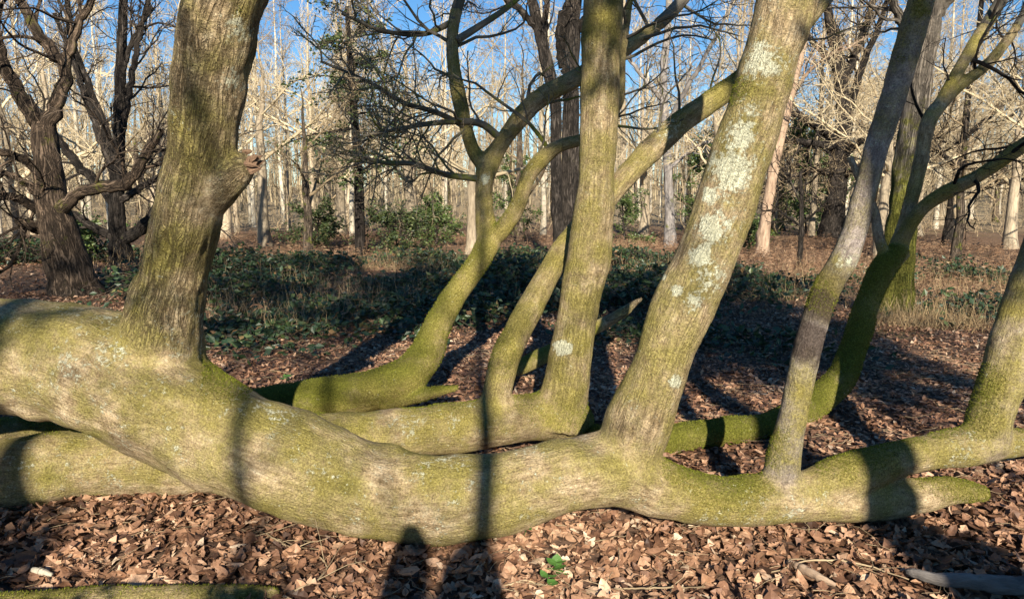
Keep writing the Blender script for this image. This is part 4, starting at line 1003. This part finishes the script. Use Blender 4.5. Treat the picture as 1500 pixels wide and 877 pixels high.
def twig_litter():
    n = 1500; xy = wedge(n, 2.3, 8.0); a = rng.uniform(0, 6.28, n); L = rng.uniform(0.05, 0.32, n); k = 5
    t = np.linspace(0, 1, k)[None]
    C = np.stack([xy[:, :1] + np.cos(a)[:, None]*L[:, None]*t, xy[:, 1:] + np.sin(a)[:, None]*L[:, None]*t, np.zeros((n, k))], -1)
    C[:, :, :2] += rng.normal(0, 0.05, (n, k, 2))*L[:, None, None]
    C[:, :, 2] = gh(C[:, :, 0], C[:, :, 1]) + 0.03 + rng.uniform(0, 0.03, (n, 1))*rng.uniform(0, 1, (n, k))
    g = Geo(); tube_geo(g, C, rng.uniform(0.0010, 0.0028, (n, 1))*np.linspace(1, 0.5, k)[None], 4)
    tag(geo_obj('twig_litter', g, M['twig']), 'thin dead twigs strewn over the fallen leaves', 'twigs', None, 'stuff')
twig_litter()

# ------------------------------------------------------------------ undergrowth
def in_poly_mask(x, y, patches):
    m = np.zeros(len(x))
    for cx, cy, rx, ry in patches: m = np.maximum(m, np.exp(-(((x - cx)/rx)**2 + ((y - cy)/ry)**2)))
    return m
def pxy(px, Y): return (px - 750)/F0*Y
def brambles():
    n = 4600
    patches = [(pxy(430, 11), 11, 2.6, 2.6), (pxy(600, 12.5), 12.5, 3.0, 2.8), (pxy(760, 12), 12, 2.6, 2.4), (pxy(880, 10.5), 10.5, 1.6, 1.4), (pxy(1090, 9.6), 9.6, 1.6, 1.3), (pxy(560, 16), 16, 3.6, 2.4),
               (pxy(330, 13), 13, 1.8, 2.4), (pxy(20, 15), 15, 3, 2), (pxy(1010, 13), 13, 1.6, 1.5), (pxy(750, 17), 17, 4, 2), (pxy(1420, 10.2), 10.2, 0.8, 0.5), (pxy(1180, 10.8), 10.8, 1.2, 1.2), (pxy(1280, 14), 14, 2.4, 1.2), (pxy(1450, 15), 15, 2, 1.5), (pxy(1060, 8.2), 8.2, 1.4, 0.9), (pxy(350, 8.6), 8.6, 0.9, 0.7), (pxy(700, 9.5), 9.5, 1.0, 0.8)]
    x = rng.uniform(-12, 12, n*12); y = rng.uniform(7.4, 19, n*12)
    m = in_poly_mask(x, y, patches); keep = rng.uniform(size=len(x)) < smooth(0.10, 0.9, m)*smooth(-0.25, 0.45, fbm(np.c_[x*0.7, y*0.7, 0*x], 2, 77))
    x, y, m = x[keep][:n], y[keep][:n], m[keep][:n]; n = len(x)
    h0 = 0.07 + 0.50*m*np.clip(0.40 + 1.0*vnoise(np.c_[x*0.9, y*0.9, 0*x], 12), 0.0, 1.3)*smooth(7, 11, y)
    a = rng.uniform(0, 6.28, n); L = rng.uniform(0.5, 1.2, n); k = 5
    t = np.linspace(0, 1, k)[None]
    C = np.stack([x[:, None] + np.cos(a)[:, None]*L[:, None]*t, y[:, None] + np.sin(a)[:, None]*L[:, None]*t,
                  gh(x, y)[:, None] + h0[:, None]*(0.25 + 2.6*t*(1 - t)) + rng.normal(0, 0.02, (n, k))], -1)
    R = np.full((n, k), 0.004)
    g = Geo(); tube_geo(g, C, R, 3)
    so = geo_obj('bramble_stems', g, M['twig_dark'])
    V, T, tint = leaf_cloud(C, R, 14, 0.10, 0.5)
    g = Geo().add(V, None, T, tint=tint, lv=V)
    o = geo_obj('bramble_leaves', g, M['bramble'], None, False)
    tag(o, 'glossy dark green bramble leaves covering the ground behind the logs', 'brambles', None, 'stuff')
    tag(so, 'thin arching bramble canes tangled under their leaves', 'brambles', None, 'stuff')
brambles()
def blades(name, label, mat, patches, n, Lr, width, droop, cat, xr=(-14, 16), yr=(6.5, 40)):
    x = rng.uniform(*xr, n*10); y = rng.uniform(*yr, n*10)
    m = in_poly_mask(x, y, patches); keep = rng.uniform(size=len(x)) < smooth(0.2, 0.7, m)
    x, y = x[keep][:n], y[keep][:n]; n = len(x)
    a = rng.uniform(0, 6.28, n); L = rng.uniform(*Lr, n); lean = rng.uniform(0.2, 1.0, n); k = 5
    t = np.linspace(0, 1, k)[None]
    hx = np.cos(a)[:, None]*L[:, None]*lean[:, None]*t; hy = np.sin(a)[:, None]*L[:, None]*lean[:, None]*t
    z = gh(x, y)[:, None] + L[:, None]*(t*(1.1 - 0.5*lean[:, None]) - droop*lean[:, None]*t*t) + 0.01
    C = np.stack([x[:, None] + hx, y[:, None] + hy, np.maximum(z, gh(x, y)[:, None] + 0.01)], -1) + rng.normal(0, 0.012, (n, k, 3))
    g = Geo()
    # stalk: flat strip; fronds: side leaflets
    side = np.stack([-np.sin(a), np.cos(a), 0.3*rng.normal(size=n)], 1); side = norm(side)[:, None, :]*(width*np.linspace(1, 0.3, k))[None, :, None]
    V = np.stack([C - side, C + side], 2).reshape(-1, 3); i = np.arange(n*k*2).reshape(n, k, 2)
    Q = np.stack([i[:, :-1, 0], i[:, :-1, 1], i[:, 1:, 1], i[:, 1:, 0]], -1).reshape(-1, 4)
    tint = np.clip(rng.normal(0.5, 0.25, n), 0, 1)
    g.add(V, Q, tint=np.repeat(tint, k*2), lv=V)
    if cat == 'bracken':
        for j in range(1, k):
            for sgn in (-1, 1):
                d = norm(np.stack([-np.sin(a)*sgn, np.cos(a)*sgn, rng.normal(0, 0.4, n) - 0.15], 1) + 0.4*np.stack([np.cos(a), np.sin(a), 0*a], 1)); l = (0.30*L*(1.15 - j/k))[:, None]*rng.uniform(0.6, 1.2, (n, 1))
                up = norm(np.cross(d, rng.normal(size=(n, 3))))*l*0.10
                p = C[:, j]
                V = np.stack([p, p + d*l*0.5 + up, p + d*l, p + d*l*0.5 - up], 1).reshape(-1, 3); ii = np.arange(n*4).reshape(-1, 4)
                g.add(V, None, np.concatenate([ii[:, [0, 1, 2]], ii[:, [0, 2, 3]]]), tint=np.repeat(tint, 4), lv=V)
    o = geo_obj(name, g, M[mat], None, False); tag(o, label, cat, None, 'stuff'); return o
blades('dead_bracken', 'collapsed rust-brown bracken fronds across the clearing', 'bracken',
       [(pxy(1300, 16), 16, 3.0, 3), (pxy(1420, 20), 20, 4, 4), (pxy(1380, 12.5), 12.5, 1.4, 1.2), (pxy(1150, 19), 19, 3, 3), (pxy(1000, 20), 20, 2.5, 4), (pxy(600, 20), 20, 4, 1.5), (pxy(380, 19), 19, 4, 4), (pxy(1200, 26), 26, 8, 4), (pxy(900, 28), 28, 5, 5), (pxy(550, 28), 28, 8, 4), (pxy(350, 9), 9, 0.8, 0.6), (pxy(480, 9), 9, 0.6, 0.6), (pxy(880, 14), 14, 1.5, 1.5)],
       8500, (0.2, 0.6), 0.004, 0.6, 'bracken')
blades('dry_grass', 'pale straw-coloured dry grass stalks among brambles and bracken', 'straw',
       [(pxy(1370, 9.6), 9.6, 0.9, 0.55), (pxy(1390, 9.9), 9.9, 0.7, 0.4), (pxy(1330, 11), 11, 1.2, 0.7), (pxy(500, 12), 12, 2.5, 1.2), (pxy(800, 11), 11, 1.2, 0.8), (pxy(430, 9), 9, 0.7, 0.7), (pxy(330, 9.3), 9.3, 0.5, 0.5), (pxy(560, 10), 10, 0.8, 0.8), (pxy(910, 21), 21, 0.8, 2), (pxy(1150, 12), 12, 1.5, 1), (pxy(1450, 11), 11, 1, 1), (pxy(720, 14), 14, 1.5, 1.5), (pxy(420, 10.5), 10.5, 1.4, 0.8), (pxy(600, 17), 17, 4, 1.5), (pxy(1000, 15), 15, 2, 2), (pxy(1350, 15), 15, 3, 2), (pxy(300, 15), 15, 2, 2)],
       13000, (0.15, 0.65), 0.0026, 0.5, 'grass')

for lab_, ps_, n_ in [('sunlit clump of straw-coloured dead stalks behind the bending mossy stem', [(pxy(1375, 9.3), 9.3, 0.8, 0.45), (pxy(1330, 9.7), 9.7, 0.5, 0.4)], 4200),
                      ('tangle of dead straw stalks at the edge of the brambles', [(pxy(430, 9.0), 9.0, 0.6, 0.5), (pxy(360, 9.6), 9.6, 0.5, 0.4), (pxy(520, 9.7), 9.7, 0.5, 0.3)], 2200)]:
    blades('dead_stalks', lab_, 'straw', ps_, n_, (0.12, 0.5), 0.0032, 0.7, 'grass', (-6, 9), (8, 11))

# ------------------------------------------------------------------ small things on the litter
def stick(name, label, pix, mat, cat='stick', moss=0, sides=8, forks=2, lift=0.03):
    p = path(pix, 26); p[:, 2] = np.maximum(gh(p[:, 0], p[:, 1]) + p[:, 3] + lift, p[:, 2]*0 + gh(p[:, 0], p[:, 1]) + p[:, 3] + lift)
    b = np.array([p[0, 0], p[0, 1], 0]); root = empty(name, tuple(b)); tag(root, label, cat)
    p[:, :3] += rng.normal(0, 1, (26, 3))*p[:, 3:4]*0.08 + (np.cumsum(rng.normal(0, 0.0035, (26, 3)), 0)*[1, 1, 0.3] if sides == 5 else 0)
    g = Geo(); tube_geo(g, p[None, :, :3], p[None, :, 3]*(1 + 0.05*rng.normal(size=26))[None], sides)
    n = 26*sides; e = np.vstack([p[0, :3], p[-1, :3]])
    V, Q, T, A_ = g.merge()
    tr = [(n, (j + 1) % sides, j) for j in range(sides)] + [(n + 1, 25*sides + j, 25*sides + (j + 1) % sides) for j in range(sides)]
    me = build_mesh('stem', np.vstack([V, e]) - b, Q, np.array(tr), {'bk': np.vstack([A_['bk'], A_['bk'][[0, -1]]])}, M[mat])
    obj_of('stem', me, root)
    if forks:
        c, r, l = grow(p[None, :, :3], p[None, :, 3], forks, 0.3, 0.9, 0.22, 40, 6, 0.12, -0.02, 0.5, 0.002, 0.2)
        c[:, :, 2] = np.maximum(c[:, :, 2], gh(c[:, :, 0], c[:, :, 1]) + 0.03)
        for q in range(forks):
            g = Geo(); tube_geo(g, c[q:q + 1], r[q:q + 1], 5); geo_obj('side_twig', g, M[mat], root, True, b)
    return root
stick('dead_branch', 'weathered grey dead branch lying on the litter at the right', [(1330, 822, 2.98, 6), (1375, 845, 2.9, 10), (1430, 855, 2.87, 13), (1500, 862, 2.84, 14), (1580, 868, 2.82, 14)], 'grey', 'branch', forks=1)
stick('broken_stick', 'short yellow-brown splintered stick on sunlit leaves', [(1158, 795, 3.08, 5), (1180, 815, 3.0, 7), (1205, 832, 2.93, 6), (1225, 842, 2.9, 3)], 'tan', forks=0)
stick('pale_stick', 'small bleached stick lying in a patch of sun near the low mossy log', [(46, 820, 2.97, 4), (60, 826, 2.95, 5), (76, 834, 2.93, 3)], 'birch', forks=0)
for lab, pts in [('thin bare twig curving over the litter below the snaking trunk', [(352, 722, 3.35, 1.5), (380, 735, 3.3, 2), (400, 752, 3.25, 1.6), (412, 770, 3.2, 1)]),
                 ('thin forked twig lying on shaded leaves near the low mossy log', [(430, 865, 2.8, 2), (470, 830, 2.92, 2), (480, 790, 3.06, 1.5), (455, 770, 3.15, 1)]),
                 ('long thin brown twig beside the splintered stick', [(1130, 812, 3.02, 1.5), (1190, 790, 3.12, 2), (1260, 800, 3.08, 2), (1330, 830, 2.95, 1.2)]),
                 ('straight dark twig on the litter under the forked limb', [(1320, 745, 3.3, 1.5), (1350, 770, 3.2, 2), (1385, 790, 3.1, 1.5)]),
                 ('slim grey twig on litter right of the green seedling', [(900, 840, 2.88, 1.5), (960, 850, 2.85, 2), (1040, 846, 2.86, 1)]),
                 ('short crooked twig on litter in front of the snaking trunk', [(720, 850, 2.85, 1.6), (760, 835, 2.9, 2), (800, 842, 2.88, 1)])]:
    stick('fallen_twig', lab, [(a_, b_, c_, d_*0.8) for a_, b_, c_, d_ in pts], 'twig_dark' if 'dark' in lab else 'twig', 'twig', forks=3, sides=5)
def seedling(px, py, label, n=6, size=0.05):
    Y = GY(py); p, _ = P(px, py, Y); b = np.array([p[0], p[1], float(gh(p[:1], p[1:2])[0])])
    root = empty('seedling', tuple(b)); tag(root, label, 'plant')
    st = np.stack([np.zeros(5), np.zeros(5), np.linspace(0, 0.07, 5)], 1) + rng.normal(0, 0.004, (5, 3))
    g = Geo(); tube_geo(g, st[None], np.full((1, 5), 0.0018), 5); geo_obj('stem', g, M['fresh'], root)
    V, T = leaf_template(1, 0.5, 0.2, 0.1)
    me = build_mesh('leaf', (V + [0.5, 0, 0])*[1, 1.5, 1], np.zeros((0, 4), int), T, dict(tint=np.full(len(V), 0.5), lv=V), M['fresh'], False)
    for k in range(n):
        o = obj_of('leaf', me, root); o.location = (0, 0, 0.07 - 0.007*k); s = size*rng.uniform(0.7, 1.2); o.scale = (s, s, s)
        o.rotation_euler = (rng.normal(0, 0.2), rng.normal(-0.15, 0.2), k*2.4 + rng.normal(0, 0.3))
seedling(815, 842, 'small green seedling with glossy leaves on the litter before the snaking trunk', 6, 0.06)
seedling(802, 865, 'tiny dark green seedling low in the litter below the larger seedling', 4, 0.05)
seedling(418, 562, 'small holly seedling in sunlit litter behind the snaking trunk', 6, 0.06)
seedling(770, 790, 'tiny seedling in the shade close under the snaking trunk', 4, 0.035)
seedling(700, 435, 'leafy green sprout among brambles beside the curving mossy stem', 9, 0.16)
